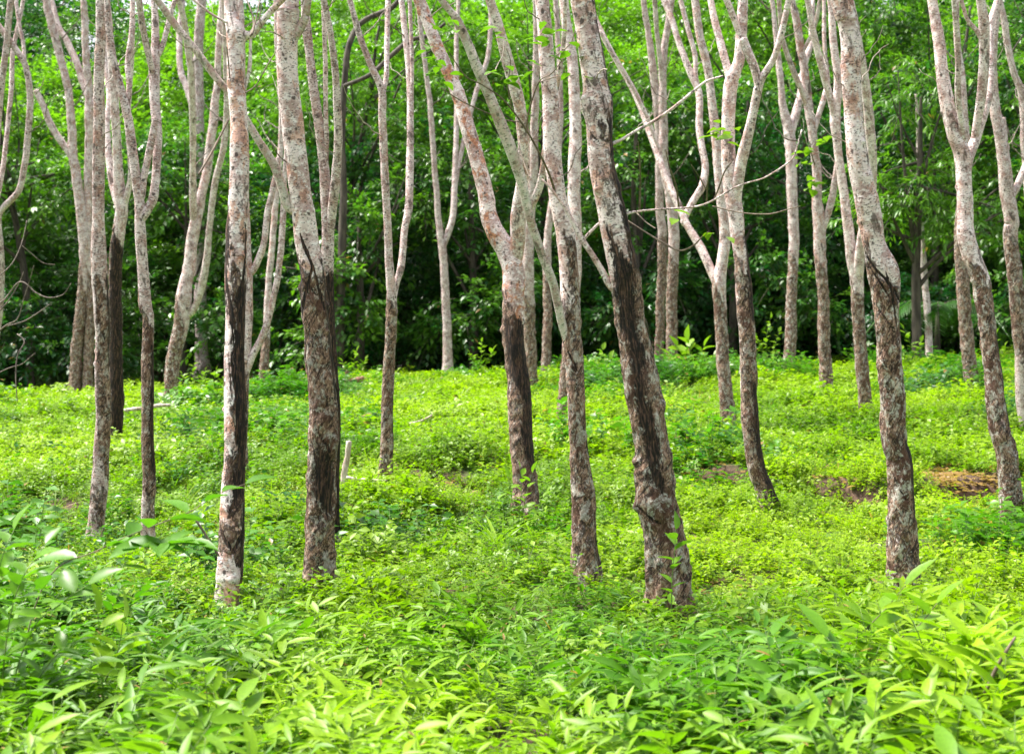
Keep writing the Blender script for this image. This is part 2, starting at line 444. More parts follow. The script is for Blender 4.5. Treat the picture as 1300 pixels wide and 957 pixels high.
TREES = [
 dict(label='slender straight rubber tree, leftmost of the front row, brown-scarred below and pale above', red=.5,
  main=[(121,676,18),(125,633,21),(128,586,20),(130,530,19),(130,500,19),(131,452,18),(130,415,20),(127,370,20),(125,321,19),(124,273,15),(125,182,15),(127,91,13),(129,45,13),(129,0,13)],
  panels=[br(-20,95,345,565,40),br(-90,60,618,650,8),bl(0,28,350,470,0)],
  branches=[]),
 dict(label='rubber tree at the left jungle edge whose forked stem leans left in two long arms', dark=1,
  main=[(94,496,16),(98,440,15),(101,405,15),(106,352,13),(107,311,14),(103,273,13),(95,215,12),(92,190,11),(88,121,10),(76,70,10),(62,18,10),(59,0,9)],
  panels=[full(350,30)],
  branches=[[(94,205,11),(88,195,9),(67,163,9),(55,135,8),(45,115,7)]]),
 dict(label='thin rubber tree just right of the left-leaning forked one, bending up behind the front stem', dark=1,
  main=[(111,496,14),(113,437,13),(116,399,13),(114,330,12),(112,258,11),(113,200,11),(114,151,12),(112,110,10),(109,61,9),(106,0,8)],
  panels=[full(345,20)],
  branches=[[(117,135,10),(108,112,9),(97,79,9),(85,52,8),(74,33,8),(66,0,6)]]),
 dict(label='very dark-trunked rubber tree close behind the right side of the leftmost front stem', red=.3,
  main=[(147,562,17),(149,499,18),(147,437,18),(146,374,17),(147,327,17),(152,285,16),(154,262,16),(150,212,12),(148,167,11),(145,121,11),(142,76,11),(139,45,10),(136,0,8)],
  panels=[full(300,25),bl(-60,80,300,560,10)],
  branches=[[(154,272,11),(146,245,10),(140,215,9),(138,194,9),(136,160,8),(138,120,7),(132,60,7),(130,0,6)],
            [(156,262,10),(163,240,8),(166,215,7),(162,150,7),(166,90,7),(168,40,7),(168,0,6)]]),
 dict(label='slim brown-scarred rubber tree at the left, forking into upright arms like a tuning fork', red=.4,
  main=[(188,690,16),(188,645,17),(190,617,18),(188,570,18),(188,520,17),(188,468,17),(188,405,15),(185,390,17),(182,343,14),(179,290,14),(178,262,13),(174,236,12),(167,182,12),(163,150,11),(155,115,10),(148,91,10),(142,62,9),(138,30,8),(136,0,7)],
  panels=[br(-70,130,395,640,30),bl(-10,50,430,600,10)],
  branches=[[(181,275,12),(188,264,12),(194,252,12),(197,230,11),(199,200,11),(200,170,12),(197,130,13),(196,91,14),(197,54,11),(197,25,9),(196,0,8)],
            [(179,250,9),(182,225,9),(188,197,9),(193,172,9),(197,150,8)],
            [(196,100,8),(190,75,8),(183,45,8),(178,15,8),(176,0,8)],
            [(198,75,7),(206,60,7),(213,35,7),(219,12,6),(223,0,6)],
            [(160,145,8),(164,110,7),(162,80,7),(167,40,7),(168,0,6)]]),
 dict(label='rubber tree leaning right at the left forest edge, dividing into a fan of pale arms', red=.35,
  main=[(217,512,18),(219,468,19),(224,440,19),(229,415,19),(233,383,21),(236,360,17),(239,343,16),(246,296,15),(253,262,13),(258,240,11),(264,212,11),(271,152,11),(276,106,9),(279,45,9),(282,0,8)],
  panels=[br(-60,120,400,2000,30)], lichen=.8,
  branches=[[(248,285,10),(246,265,10),(245,220,8),(245,182,8),(245,150,9),(244,121,9),(241,76,9),(234,30,8),(227,0,8)],
            [(234,400,11),(242,398,9),(250,385,9),(257,358,10),(263,325,9),(266,290,8),(269,260,8),(274,227,8),(281,200,8),(285,182,8),(288,136,7),(287,90,7),(284,0,6)]]),
 dict(label='white-barked rubber tree in the front row with a long black V-shaped tapping scar', strokes=[(-172,318,-78,425,2.6),(-10,300,-68,425,2.2),(-160,330,-85,440,1.2),(-72,420,-70,560,3.2),(-120,440,-90,520,1.0),(-105,430,-80,500,1.0),(-150,668,-75,700,2.6),(-15,668,-75,700,2.2)], red=.75, front=1, lichen=.3,
  main=[(291,757,27),(294,727,32),(296,664,32),(298,601,29),(298,578,28),(299,530,30),(296,468,27),(297,430,26),(298,390,26),(299,343,28),(299,296,27),(301,273,26),(303,212,24),(301,151,22),(298,91,21),(298,45,22),(293,20,19),(292,0,18)],
  panels=[br(-30,62,330,690,30),bl(-35,48,380,650,-20),bl(-150,22,300,430,40),bl(-20,16,300,400,-40),br(-100,70,672,712,14),bl(-10,22,640,735,0)],
  knots=[(-85,186,11,.20),(-80,44,14,.16),(-30,46,10,.3)],
  branches=[[(298,48,10),(310,45,11),(320,44,10),(330,31,9),(342,17,8),(358,0,8)],
            [(316,46,4),(318,60,4),(317,85,5),(312,108,4),(308,124,4)],
            [(317,47,4),(306,38,4),(290,30,3),(268,18,3),(245,0,3)]]),
 dict(label='slim rubber tree half hidden behind the white-barked front stem, its arms reaching right', red=.5,
  main=[(306,600,15),(308,540,15),(309,500,15),(311,450,15),(313,400,15),(313,340,14),(311,280,13),(310,220,12),(309,160,11),(307,100,10),(306,50,9),(305,0,8)],
  panels=[full(470,0)],
  branches=[[(312,475,8),(320,452,9),(332,428,9),(339,410,9),(348,375,8),(354,343,8),(359,285,8),(361,230,7),(364,190,6)],
            [(313,350,9),(320,345,9),(330,325,9),(336,305,8),(340,270,8),(350,224,8),(353,200,6)]]),
 dict(label='thin pale far rubber tree between the white-barked tree and the stout knotty one', far=1,
  main=[(334,492,12),(335,468,12),(338,430,10),(340,374,8),(344,330,8),(348,280,8),(352,230,8),(356,190,7),(357,120,6),(352,60,6),(350,0,5)],
  panels=[full(420,10)], branches=[]),
 dict(label='stout knotty rubber tree left of centre, rough dark trunk with an arched scar', strokes=[(-78,338,-150,400,2.4),(-78,338,-30,400,1.6),(-110,296,-72,345,2.2),(-150,400,-172,500,3.5),(-140,560,-60,620,2.0)], red=.6, front=1, lichen=.5,
  main=[(405,728,35),(406,695,37),(408,633,38),(409,586,38),(411,562,39),(409,499,39),(405,437,37),(400,390,36),(397,343,33),(389,299,30),(385,273,29),(380,242,27),(374,197,27),(370,151,27),(365,106,26),(365,61,26),(367,15,27),(368,0,24)],
  panels=[br(-75,100,345,2000,0),br(80,120,330,2000,10),bl(-10,26,345,520,-10),bl(-165,18,335,400,0),bl(-70,40,560,640,20)],
  knots=[(-60,12,14,.15)],
  branches=[[(366,262,12),(358,238,12),(347,209,11),(330,182,10),(312,152,9),(288,115,9),(273,97,9),(251,67,9),(224,33,9),(200,0,9)],
            [(370,52,13),(380,38,12),(388,20,10),(391,0,9)]], bmoss=.5),
 dict(label='rubber tree pressed close behind the stout knotty one, twin arms rising on its right', red=.35,
  main=[(422,678,19),(422,640,20),(422,600,20),(422,530,21),(419,437,19),(417,380,17),(416,343,16),(416,299,15),(415,273,15),(411,212,13),(402,136,12),(394,76,11),(388,30,12),(386,0,10)],
  panels=[full(350,0),bl(-40,90,345,680,0)],
  branches=[[(418,300,12),(422,262,12),(425,236,12),(429,182,11),(428,140,10),(426,91,9),(420,45,9),(411,0,8)],
            [(414,215,6),(415,180,6),(414,151,6),(413,80,6),(411,18,6),(410,0,5)]]),
 dict(label='slim rubber tree forking at mid height into two tall parallel arms, left of centre', red=.4, lichen=.5,
  main=[(489,612,17),(490,590,17),(492,562,17),(492,499,16),(495,437,15),(497,383,14),(495,343,11),(492,289,10),(488,212,10),(485,151,10),(484,115,10),(471,85,8),(456,45,8),(444,0,7)],
  panels=[full(378,12),bl(0,30,500,590,0)],
  branches=[[(498,385,10),(502,362,9),(508,343,9),(511,320,9),(514,290,9),(519,262,10),(520,212,10),(521,151,9),(520,91,9),(514,40,8),(509,0,7)],
            [(485,120,7),(489,105,7),(491,91,7),(492,45,7),(493,0,7)],
            [(521,140,6),(523,100,5),(522,50,5),(520,0,5)]]),
 dict(label='very thin rubber tree with a narrow Y fork standing right against the dark forest', far=1, red=.2,
  main=[(569,476,14),(568,440,12),(567,405,11),(564,343,10),(561,311,10),(557,280,8),(552,212,7),(546,136,7),(541,91,6),(535,45,6),(531,0,5)],
  panels=[], 
  branches=[[(562,315,8),(568,298,8),(574,280,8),(576,258,8),(579,182,7),(580,120,6),(580,45,6),(582,0,5)],
            [(577,245,6),(582,210,6),(587,188,6),(602,127,6),(612,95,6),(620,70,6),(623,30,6),(622,0,5)]]),
 dict(label='broad-forked rubber tree at the centre with blushing pink bark above a dark slanting cut', red=.95, lichen=.25,
  main=[(668,644,31),(668,623,30),(665,586,31),(663,562,32),(659,515,31),(656,468,30),(652,421,29),(651,374,28),(651,343,28),(643,318,26),(630,296,24),(621,273,21),(618,252,20),(608,212,20),(593,161,19),(581,121,17),(562,76,16),(544,30,15),(532,0,15)],
  panels=[br(-90,180,398,2000,30),bl(-25,50,400,590,10),bl(-90,60,420,500,30)],
  branches=[[(652,335,20),(658,305,19),(659,273,19),(663,240,17),(665,212,16),(664,170,14),(656,121,16),(644,76,15),(632,30,13),(623,0,11)],
            [(662,280,11),(674,262,10),(684,240,10),(689,218,9),(694,180,8),(703,130,7),(712,80,6),(716,40,6),(717,0,5)]]),
 dict(label='rough rubber tree right of centre with a slanting greenish arm leaving on its left', red=.4, front=1, lichen=.6,
  main=[(743,722,33),(742,695,33),(740,633,32),(736,586,27),(734,546,25),(731,484,25),(728,437,26),(725,390,26),(723,343,24),(718,296,24),(713,273,24),(707,242,22),(701,182,22),(698,121,21),(693,61,20),(688,0,18)],
  panels=[full(395,10),br(-40,50,300,420,20),bl(0,25,560,720,0)],
  branches=[[(724,440,11),(715,415,11),(703,361,11),(690,327,11),(674,280,11),(666,245,12),(655,207,14),(641,170,15),(623,127,14),(605,85,13),(593,55,12),(578,24,11),(559,0,8)]], bmoss=.45),
 dict(label='smooth pale rubber tree tucked behind the rough tree with the greenish arm', red=.35,
  main=[(713,540,13),(714,505,13),(721,440,14),(728,390,14),(732,327,15),(729,273,16),(729,212,16),(731,151,15),(728,91,14),(722,45,13),(716,0,12)],
  panels=[full(440,0)], branches=[]),
 dict(label='rubber tree at the forest edge seen just right of the pink-barked centre tree', far=1, red=.3,
  main=[(674,488,15),(674,452,15),(671,405,16),(671,343,15),(672,290,13),(676,230,12),(679,160,10),(681,80,9),(680,0,8)],
  panels=[full(380,10)], branches=[]),
 dict(label='narrow rubber tree at the forest edge between the pink-barked tree and the rough one', far=1, red=.3,
  main=[(693,473,12),(693,450,12),(695,405,12),(695,311,10),(699,270,9),(709,200,8),(711,100,8),(708,40,7),(705,0,7)],
  panels=[full(350,0)], branches=[]),
 dict(label='thickest rubber tree, nearest of all, leaning left with charred black tapping panel down its side', red=.6, front=1, lichen=.6,
  main=[(849,768,55),(848,727,54),(845,680,52),(834,633,50),(830,586,48),(826,565,45),(820,530,46),(814,499,46),(808,452,44),(800,405,40),(794,358,39),(784,311,38),(778,273,38),(770,227,36),(764,182,33),(761,145,36),(757,121,34),(751,76,33),(745,30,30),(742,0,30)],
  panels=[br(-5,62,175,400,20),br(-90,180,350,2000,-25),bl(-12,40,120,320,30),bl(-2,24,0,200,0),bl(-100,40,320,455,50),bl(-100,22,440,620,30)],
  knots=[(180,133,10,.34),(-15,128,7,.15),(-90,590,20,.16),(-100,640,18,.18),(-10,515,9,.25),(-150,600,14,.2),(-60,700,22,.16)],
  branches=[[(776,364,9),(765,345,8),(753,325,7),(740,305,7),(728,282,6),(716,262,4),(700,240,3),(688,228,3)],
            [(740,306,4),(752,292,4),(766,280,3),(785,276,3)],
            [(776,184,5),(790,177,4),(808,166,4),(828,155,4),(848,142,4),(867,127,4),(885,112,3.5),(898,103,3.5),(918,97,3)],
            [(793,273,4),(815,268,3),(852,265,2.8),(880,263,2.6),(898,258,2.5),(918,247,2.4),(931,239,2.3),(950,232,2.1),(970,226,2),(996,210,2.2),(1008,198,2),(1018,165,1.6)]]),
 dict(label='left one of a close pair of far slim rubber trees beside the nearest trunk', far=1, red=.2,
  main=[(837,466,12),(837,437,12),(839,374,12),(841,311,12),(838,270,11),(837,242,10),(837,182,10),(834,136,10),(829,91,10),(823,45,8),(817,0,7)],
  panels=[full(300,0)], branches=[]),
 dict(label='right one of a close pair of far slim rubber trees beside the nearest trunk', far=1, red=.3,
  main=[(853,470,15),(853,437,15),(853,374,15),(856,311,14),(855,280,14),(849,242,13),(843,204,12),(842,160,11),(841,106,10),(844,60,9),(848,30,8),(852,0,9)],
  panels=[full(330,10)],
  branches=[[(841,110,7),(838,80,6),(834,40,6),(831,0,6)]]),
 dict(label='rubber tree with a low Y fork and one long arm slanting far to the left', red=.5, lichen=.6,
  main=[(925,541,19),(923,515,19),(920,484,18),(917,437,17),(914,390,17),(913,360,18),(917,335,15),(920,311,14),(919,280,14),(913,227,13),(910,182,13),(904,136,11),(899,91,10),(888,45,10),(882,0,10)],
  panels=[full(375,20)],
  branches=[[(913,368,12),(905,350,11),(891,318,11),(872,286,9),(860,258,9),(846,227,9),(828,176,8),(807,121,8),(782,76,7),(758,30,7),(748,0,6)],
            [(868,281,8),(880,255,9),(891,236,10),(895,212,9),(888,167,9),(888,121,9),(879,97,9),(864,60,8),(852,24,8),(843,0,8)],
            [(886,112,6),(883,95,6),(882,70,6),(874,40,6),(870,24,6),(864,0,6)],
            [(838,196,5),(822,150,5),(800,105,5),(780,72,5),(762,40,4)]]),
 dict(label='dark-footed rubber tree right of centre with a crook-shaped pale arm on its right', red=.45,
  main=[(973,638,23),(969,617,22),(963,601,23),(958,572,23),(953,530,23),(950,484,21),(949,437,22),(947,390,22),(941,327,19),(936,296,18),(934,273,19),(928,235,19),(925,182,18),(926,136,17),(928,106,18),(934,90,15),(939,75,14),(941,45,14),(943,0,13)],
  panels=[br(-60,130,350,2000,30),bl(-15,50,290,400,10),bl(-20,60,480,640,10)],
  branches=[[(929,110,12),(924,88,10),(919,70,10),(907,24,9),(902,0,8)],
            [(933,262,14),(938,222,14),(943,197,14),(955,151,12),(963,112,11),(967,100,10),(976,86,9),(984,70,8),(993,40,8),(999,15,8),(1002,0,8)],
            [(963,110,10),(958,88,11),(949,67,12),(942,50,12)],
            [(941,50,8),(934,30,8),(927,12,8),(922,0,8)]]),
 dict(label='pale rubber tree at the forest edge, its dark foot standing alone between two darker trunks', far=1, red=.25, lichen=.7,
  main=[(1001,472,16),(1004,421,15),(1005,374,14),(1007,327,13),(1007,280,13),(1005,212,14),(1002,167,14),(995,140,10),(992,110,8),(990,91,8),(986,60,7),(983,30,6),(980,0,6)],
  panels=[full(330,10)],
  branches=[[(1003,170,11),(1010,145,11),(1016,121,9),(1022,80,8),(1030,50,7),(1031,0,6)]]),
 dict(label='reddish brown rubber tree with several slender forks, second trunk left of the swollen tree', red=.6,
  main=[(1050,504,18),(1048,468,17),(1046,421,16),(1045,374,15),(1041,327,15),(1040,280,15),(1037,250,13),(1036,212,11),(1031,167,11),(1025,121,11),(1019,76,10),(1010,24,10),(1005,0,8)],
  panels=[full(340,15)],
  branches=[[(1024,132,8),(1018,115,7),(1005,85,7),(993,48,6),(989,0,6)],
            [(1034,165,7),(1040,145,7),(1047,122,7),(1051,100,6),(1047,60,5),(1046,0,5)],
            [(1018,70,5),(1025,55,5),(1033,39,5),(1038,20,5),(1041,0,5)],
            [(1042,296,10),(1050,276,9),(1056,255,9),(1061,227,8),(1064,200,7)]]),
 dict(label='many-armed rubber tree just behind the left side of the swollen front tree', red=.3, lichen=.6,
  main=[(1101,524,16),(1098,499,17),(1093,452,17),(1090,405,16),(1088,358,17),(1081,327,14),(1076,280,13),(1072,250,11),(1068,227,11),(1063,182,11),(1061,145,13),(1064,106,11),(1061,75,10),(1058,45,9),(1054,0,8)],
  panels=[full(370,10)],
  branches=[[(1061,155,10),(1055,128,9),(1045,91,9),(1033,45,8),(1025,0,7)],
            [(1089,362,13),(1092,330,13),(1097,290,12),(1107,240,11),(1106,182,12),(1099,106,12),(1089,50,10),(1080,0,9)]]),
 dict(label='front-row rubber tree on the right with a pale swollen lump above its brown trunk', strokes=[(-170,315,-25,385,1.8),(-160,330,-40,400,1.2),(-80,345,-45,420,1.5)], red=.6, front=1, lichen=.75,
  main=[(1148,743,39),(1148,727,39),(1146,680,38),(1145,633,35),(1143,586,34),(1137,562,33),(1134,515,32),(1131,468,33),(1128,421,31),(1123,374,31),(1117,343,32),(1110,310,28),(1105,282,29),(1096,242,29),(1089,197,27),(1086,151,24),(1083,121,24),(1078,76,25),(1074,30,25),(1067,0,28)],
  panels=[br(-90,180,358,2000,48),br(0,70,560,2000,0),bl(-10,34,560,660,0)],
  knots=[(-5,338,14,.42),(-5,362,13,.30),(-8,385,10,.12),(-175,463,6,.15),(-120,22,12,.15)],
  branches=[]),
 dict(label='very thin whitish sapling-like rubber tree alone before the dark undergrowth on the right', far=1, red=.1,
  main=[(1180,456,9),(1179,430,9),(1178,405,9),(1173,343,8),(1169,280,6),(1166,220,5),(1165,160,4),(1163,120,3)],
  panels=[], branches=[]),
 dict(label='short-looking reddish brown trunk standing behind the leaning forked tree at the right', red=.5,
  main=[(1234,496,18),(1229,452,18),(1226,405,17),(1222,358,17),(1219,300,15),(1222,240,13),(1224,180,12),(1220,100,10),(1216,50,8),(1214,0,7)],
  panels=[full(250,0)], branches=[]),
 dict(label='leaning rubber tree on the right forking into a long left stem and right arm', red=.35, lichen=.7,
  main=[(1285,648,27),(1283,617,28),(1275,570,28),(1269,546,28),(1264,499,25),(1258,452,24),(1251,405,23),(1244,358,24),(1234,327,24),(1228,296,22),(1227,282,20),(1225,242,19),(1221,197,20),(1211,170,18),(1202,130,18),(1196,91,15),(1190,45,14),(1183,0,12)],
  panels=[full(345,12),bl(-10,40,420,560,0)],
  branches=[[(1223,225,14),(1230,200,14),(1237,182,13),(1242,167,12),(1250,140,12),(1256,110,12),(1257,70,10),(1258,30,9),(1266,0,8)],
            [(1238,178,10),(1242,150,11),(1246,121,12),(1249,76,13),(1249,30,13),(1245,0,11)],
            [(1223,190,8),(1222,165,8),(1217,121,8),(1216,61,7),(1211,0,6)],
            [(1250,60,6),(1240,40,6),(1228,25,5),(1220,0,5)]]),
 dict(label='rubber tree cut by the right edge of the picture, dark upper trunk turning pale', red=.3,
  main=[(1303,540,16),(1298,499,16),(1295,421,18),(1289,358,19),(1283,296,18),(1284,282,18),(1278,242,18),(1272,182,15),(1264,136,13),(1262,91,9),(1263,50,8),(1268,0,7)],
  panels=[br(-60,120,300,460,10)],
  branches=[[(1284,250,9),(1292,234,9),(1300,215,9),(1308,190,8),(1312,120,7),(1316,0,6)],
            [(1284,262,8),(1282,235,8),(1276,190,8),(1273,150,7)]]),
 dict(label='thin rubber tree past the right edge, one pale stem arching in at the top', far=1, red=.2,
  main=[(1318,470,14),(1316,400,12),(1312,330,11),(1306,250,10),(1301,190,9),(1297,121,9),(1287,91,8),(1280,60,8),(1275,30,8),(1270,0,7)],
  panels=[], branches=[]),
 dict(label='rubber tree standing past the left edge of the picture, pale crooked branches arching into view', red=.2,
  main=[(-26,560,16),(-20,520,15),(-10,450,13),(-2,390,12),(0,343,11),(-2,305,11),(-8,250,10),(-5,180,9),(0,120,9),(8,60,8),(14,0,8)],
  panels=[],
  branches=[[(-1,300,8),(0,270,8),(24,242,8),(32,205,8),(34,185,8),(37,150,8),(38,121,8),(33,85,8),(18,60,8),(0,36,8),(-20,10,8)],
            [(-6,262,6),(2,225,6),(8,180,6),(14,120,6),(16,70,6),(26,20,5),(30,0,5)],
            [(32,90,5),(29,55,5),(24,30,5),(20,0,5)]]),
 dict(label='blurred lilac-grey tree trunk far back at the upper left, showing above the bushes', far=2, red=0,
  main=[(256,462,16),(255,380,15),(253,240,13),(253,150,12),(252,109,12),(252,60,12),(256,0,12)],
  panels=[], branches=[[(253,160,9),(240,120,9),(229,90,8),(228,50,8),(231,0,7)]]),
]

TREE_INFO = []
for ti, t in enumerate(TREES):
    bx_, by_, bw_ = t['main'][0]
    t['tone'] = random.Random(ti + 900).choice([0, .1, .25, .45, .7]) * (.5 if t.get('front') else 1)
    far = t.get('far', 0)
    if far == 2: Y0 = 41.0
    else: Y0 = ray_ground(bx_, by_, .13 if by_ > 560 else .16)
    base = P(bx_, by_, Y0); base[2] = float(ground_z(base[0], base[1]))
    root = empty('rubber_tree', base)
    tag(root, t['label'], 'rubber tree', 'rubber trees of the plantation')
    lean = RNG.uniform(-.10, .10)
    Ym = lambda y, Y0=Y0, lean=lean, b=by_: Y0 * (1 + lean * .35 * np.clip((b - y) / 700, -.05, 1.3))
    near = Y0 < 12
    if Y0 < 24 and t.get('panels'):
        rs_ = random.Random(ti * 13 + 5)
        st = list(t.get('strokes', []))
        y_ = max(min([p_[3] for p_ in t['panels']]) + 25, by_ - 11 * bw_)
        while y_ < by_ - 15:
            d_ = rs_.uniform(-170, -90)
            st.append((d_, y_, d_ + rs_.uniform(30, 90), y_ + bw_ * rs_.uniform(.4, .9), bw_ * rs_.uniform(.015, .04)))
            y_ += rs_.uniform(2.5, 6.5) * bw_
        t['strokes'] = st
    seg = 56 if t.get('front') else (32 if Y0 < 18 else 20)
    step = .009 if t.get('front') else (.016 if Y0 < 18 else .03)
    stem_mesh('trunk', t['main'], Ym, root, base, t, seg, step, True, ti + 3)
    stems = [(t['main'], Ym)]
    for bi, b in enumerate(t['branches']):
        yj = b[0][1]; best = None
        for (sp_, Yf_) in stems:
            ys_ = [q_[1] for q_ in sp_][::-1]
            if not (ys_[0] - 5 <= yj <= ys_[-1] + 5): continue
            xm = float(np.interp(yj + 5, ys_, [q_[0] for q_ in sp_][::-1])); wm = float(np.interp(yj + 5, ys_, [q_[2] for q_ in sp_][::-1]))
            if best is None or abs(xm - b[0][0]) < best[0]: best = (abs(xm - b[0][0]), xm, wm, Yf_)
        par = Ym
        if best and best[0] < 40:
            par = best[3]
            b = [(best[1], yj + best[2] * .35 + 2, b[0][2] * .75)] + list(b); dr = RNG.choice([-1, 1]) * RNG.uniform(.02, .07)
        if b[-1][1] > 5: dr = dr * .15
        Yb = lambda y, Ym=par, yj=yj, dr=dr: float(Ym(yj)) * (1 + dr * np.clip((yj - y) / 300, 0, 1.6))
        sp = dict(tone=t['tone'] * .8, moss=t.get('bmoss', 0), red=t.get('red', .4) * .6, lichen=.5, panels=[])
        thin = max(p[2] for p in b) < 6
        stem_mesh('branch', b, Yb, root, base, sp, 10 if thin else (22 if Y0 < 18 else 14), .02 if Y0 < 18 else .035, False, ti * 7 + bi + 50)
        stems.append((b, Yb))
    # thin bare twigs leaving the upper stems
    rt = random.Random(ti * 31 + 2)
    for k_ in range(3 if t.get('far') == 2 else 5):
        sp_, Yf_ = rt.choice(stems)
        ys_ = [q_[1] for q_ in sp_][::-1]
        y_ = rt.uniform(-20, 230)
        if not (ys_[0] + 5 < y_ < ys_[-1] - 15): continue
        x_ = float(np.interp(y_, ys_, [q_[0] for q_ in sp_][::-1])); Yk = float(Yf_(y_))
        sd_ = rt.choice([-1, 1]); ln = rt.uniform(28, 75) * (11 / Yk if Yk > 16 else .9) ** .35
        w_ = max(.012 * F / Yk * .5, 1.5) * rt.uniform(.8, 1.3)
        tp = [(x_, y_, w_), (x_ + sd_ * ln * .3, y_ - ln * rt.uniform(.1, .35), w_ * .9), (x_ + sd_ * ln * rt.uniform(.45, .7), y_ - ln * rt.uniform(.4, .8), w_ * .7), (x_ + sd_ * ln * rt.uniform(.5, 1.0), y_ - ln * rt.uniform(.9, 1.4), w_ * .4)]
        dy_ = rt.uniform(-.6, .6)
        W_ = np.array([[*(P(a_, b_, Yk + dy_ * i_ / 3) - base), c_ * Yk / F / 2] for i_, (a_, b_, c_) in enumerate(tp)])
        Q_ = catmull(W_, .05); Q_[:, :3] += RNG.normal(0, .006, (len(Q_), 3))
        mb_ = MB(); simple_tube(mb_, Q_[:, :3], Q_[:, 3], 6, 0, rough=.1); mb_.build('twig', M['twig_pale' if rt.random() < .5 else 'dim_twig'], root)
    TREE_INFO.append((root, Y0, base))
    t['_Y'] = Y0; t['_root'] = root; t['_base'] = base

# ------------------------------------------------------------------ leaves
def leaf_template(kind):
    """leaf along +X, width along Y, normal +Z; length 1"""
    if kind == 'quad':      # small folded leaf
        v = np.array([[0, 0, 0], [.45, -.26, .07], [1, 0, -.10], [.45, .26, .07], [.5, 0, 0]])
        f = np.array([[0, 1, 4], [1, 2, 4], [2, 3, 4], [3, 0, 4]])
        return v, f
    prof = {'ovate': [(0, .0), (.12, .16), (.35, .27), (.6, .24), (.82, .12), (1, 0)],
            'lance': [(0, .02), (.12, .08), (.35, .115), (.6, .10), (.82, .055), (1, 0)],
            'blade': [(0, .018), (.25, .022), (.5, .02), (.75, .014), (1, 0)]}[kind]
    droop = {'ovate': .16, 'lance': .20, 'blade': .55}[kind]
    v = []
    for x, w in prof:
        z = -droop * x * x
        v += [[x, -w, z + w * .35], [x, 0, z], [x, w, z + w * .35]]
    f = []
    for i in range(len(prof) - 1):
        a = i * 3
        f += [[a, a + 3, a + 4, a + 1], [a + 1, a + 4, a + 5, a + 2]]
    return np.array(v), np.array(f)
LT = {k: leaf_template(k) for k in ('quad', 'ovate', 'lance', 'blade')}

def place_leaves(mb, kind, pos, direc, size, tint, dry=None, up=None, mat=0, width=1.0, gt=None, rng=RNG):
    pos = np.asarray(pos, float); d = np.asarray(direc, float)
    N = len(pos)
    if N == 0: return
    d = d / (np.linalg.norm(d, axis=1)[:, None] + 1e-9)
    u = np.tile([0, 0, 1.], (N, 1)) if up is None else np.asarray(up, float)
    u = u + rng.normal(0, .25, (N, 3))
    s = np.cross(u, d); s /= np.linalg.norm(s, axis=1)[:, None] + 1e-9
    n = np.cross(d, s)
    v, f = LT[kind]
    size = np.broadcast_to(np.asarray(size, float), (N,))
    V = (v[None, :, 0:1] * d[:, None] + v[None, :, 1:2] * s[:, None] * width + v[None, :, 2:3] * n[:, None]) * size[:, None, None] + pos[:, None]
    k = len(v)
    Fc = (f[None] + (np.arange(N) * k)[:, None, None]).reshape(-1, f.shape[1])
    tint = np.broadcast_to(np.asarray(tint, float), (N,))
    dry = np.zeros(N) if dry is None else dry
    at = dict(tint=np.repeat(tint, k), dry=np.repeat(dry, k))
    if gt is not None: at['gt'] = np.repeat(np.broadcast_to(np.asarray(gt, float), (N,)), k)
    mb.add(V.reshape(-1, 3), Fc, mat, **at)

def rdir(n, zlo, zhi, rng=RNG):
    a = rng.uniform(0, 2 * np.pi, n); z = rng.uniform(zlo, zhi, n); c = np.sqrt(1 - z * z)
    return np.stack([np.cos(a) * c, np.sin(a) * c, z], -1)

# ---- source plants for the scattered ground cover (unlinked; only instanced)
def herb_clump(seed, rad=.16, hmax=.14, nst=11, lsz=(.028, .05), kind='quad', mat='herb', nl=6):
    rng = np.random.default_rng(seed); mb = MB()
    for s in range(nst):
        a, r_ = rng.uniform(0, 2 * np.pi), rad * math.sqrt(rng.uniform(0, 1))
        b = np.array([r_ * math.cos(a), r_ * math.sin(a), -.02])
        h = hmax * rng.uniform(.35, 1)
        tip = b + np.array([rng.normal(0, .3) * h, rng.normal(0, .3) * h, h])
        C = np.array([b, (b + tip) / 2 + rng.normal(0, .006, 3), tip])
        simple_tube(mb, C, [.0016, .0014, .001], 3, 1, tint=.5, dry=0)
        t = np.repeat(np.linspace(.35, 1, nl), 2) + rng.uniform(-.05, .05, nl * 2)
        pos = b + (tip - b) * np.clip(t, 0, 1)[:, None]
        dd = rdir(nl * 2, -.15, .45, rng)
        place_leaves(mb, kind, pos, dd, rng.uniform(*lsz, nl * 2), rng.uniform(0, 1, nl * 2), (rng.uniform(0, 1, nl * 2) > .975) * 1.0, rng=rng, width=rng.uniform(.9, 1.3))
    return mb.build('herb_clump', [M[mat], M['green_stem']], link=False)

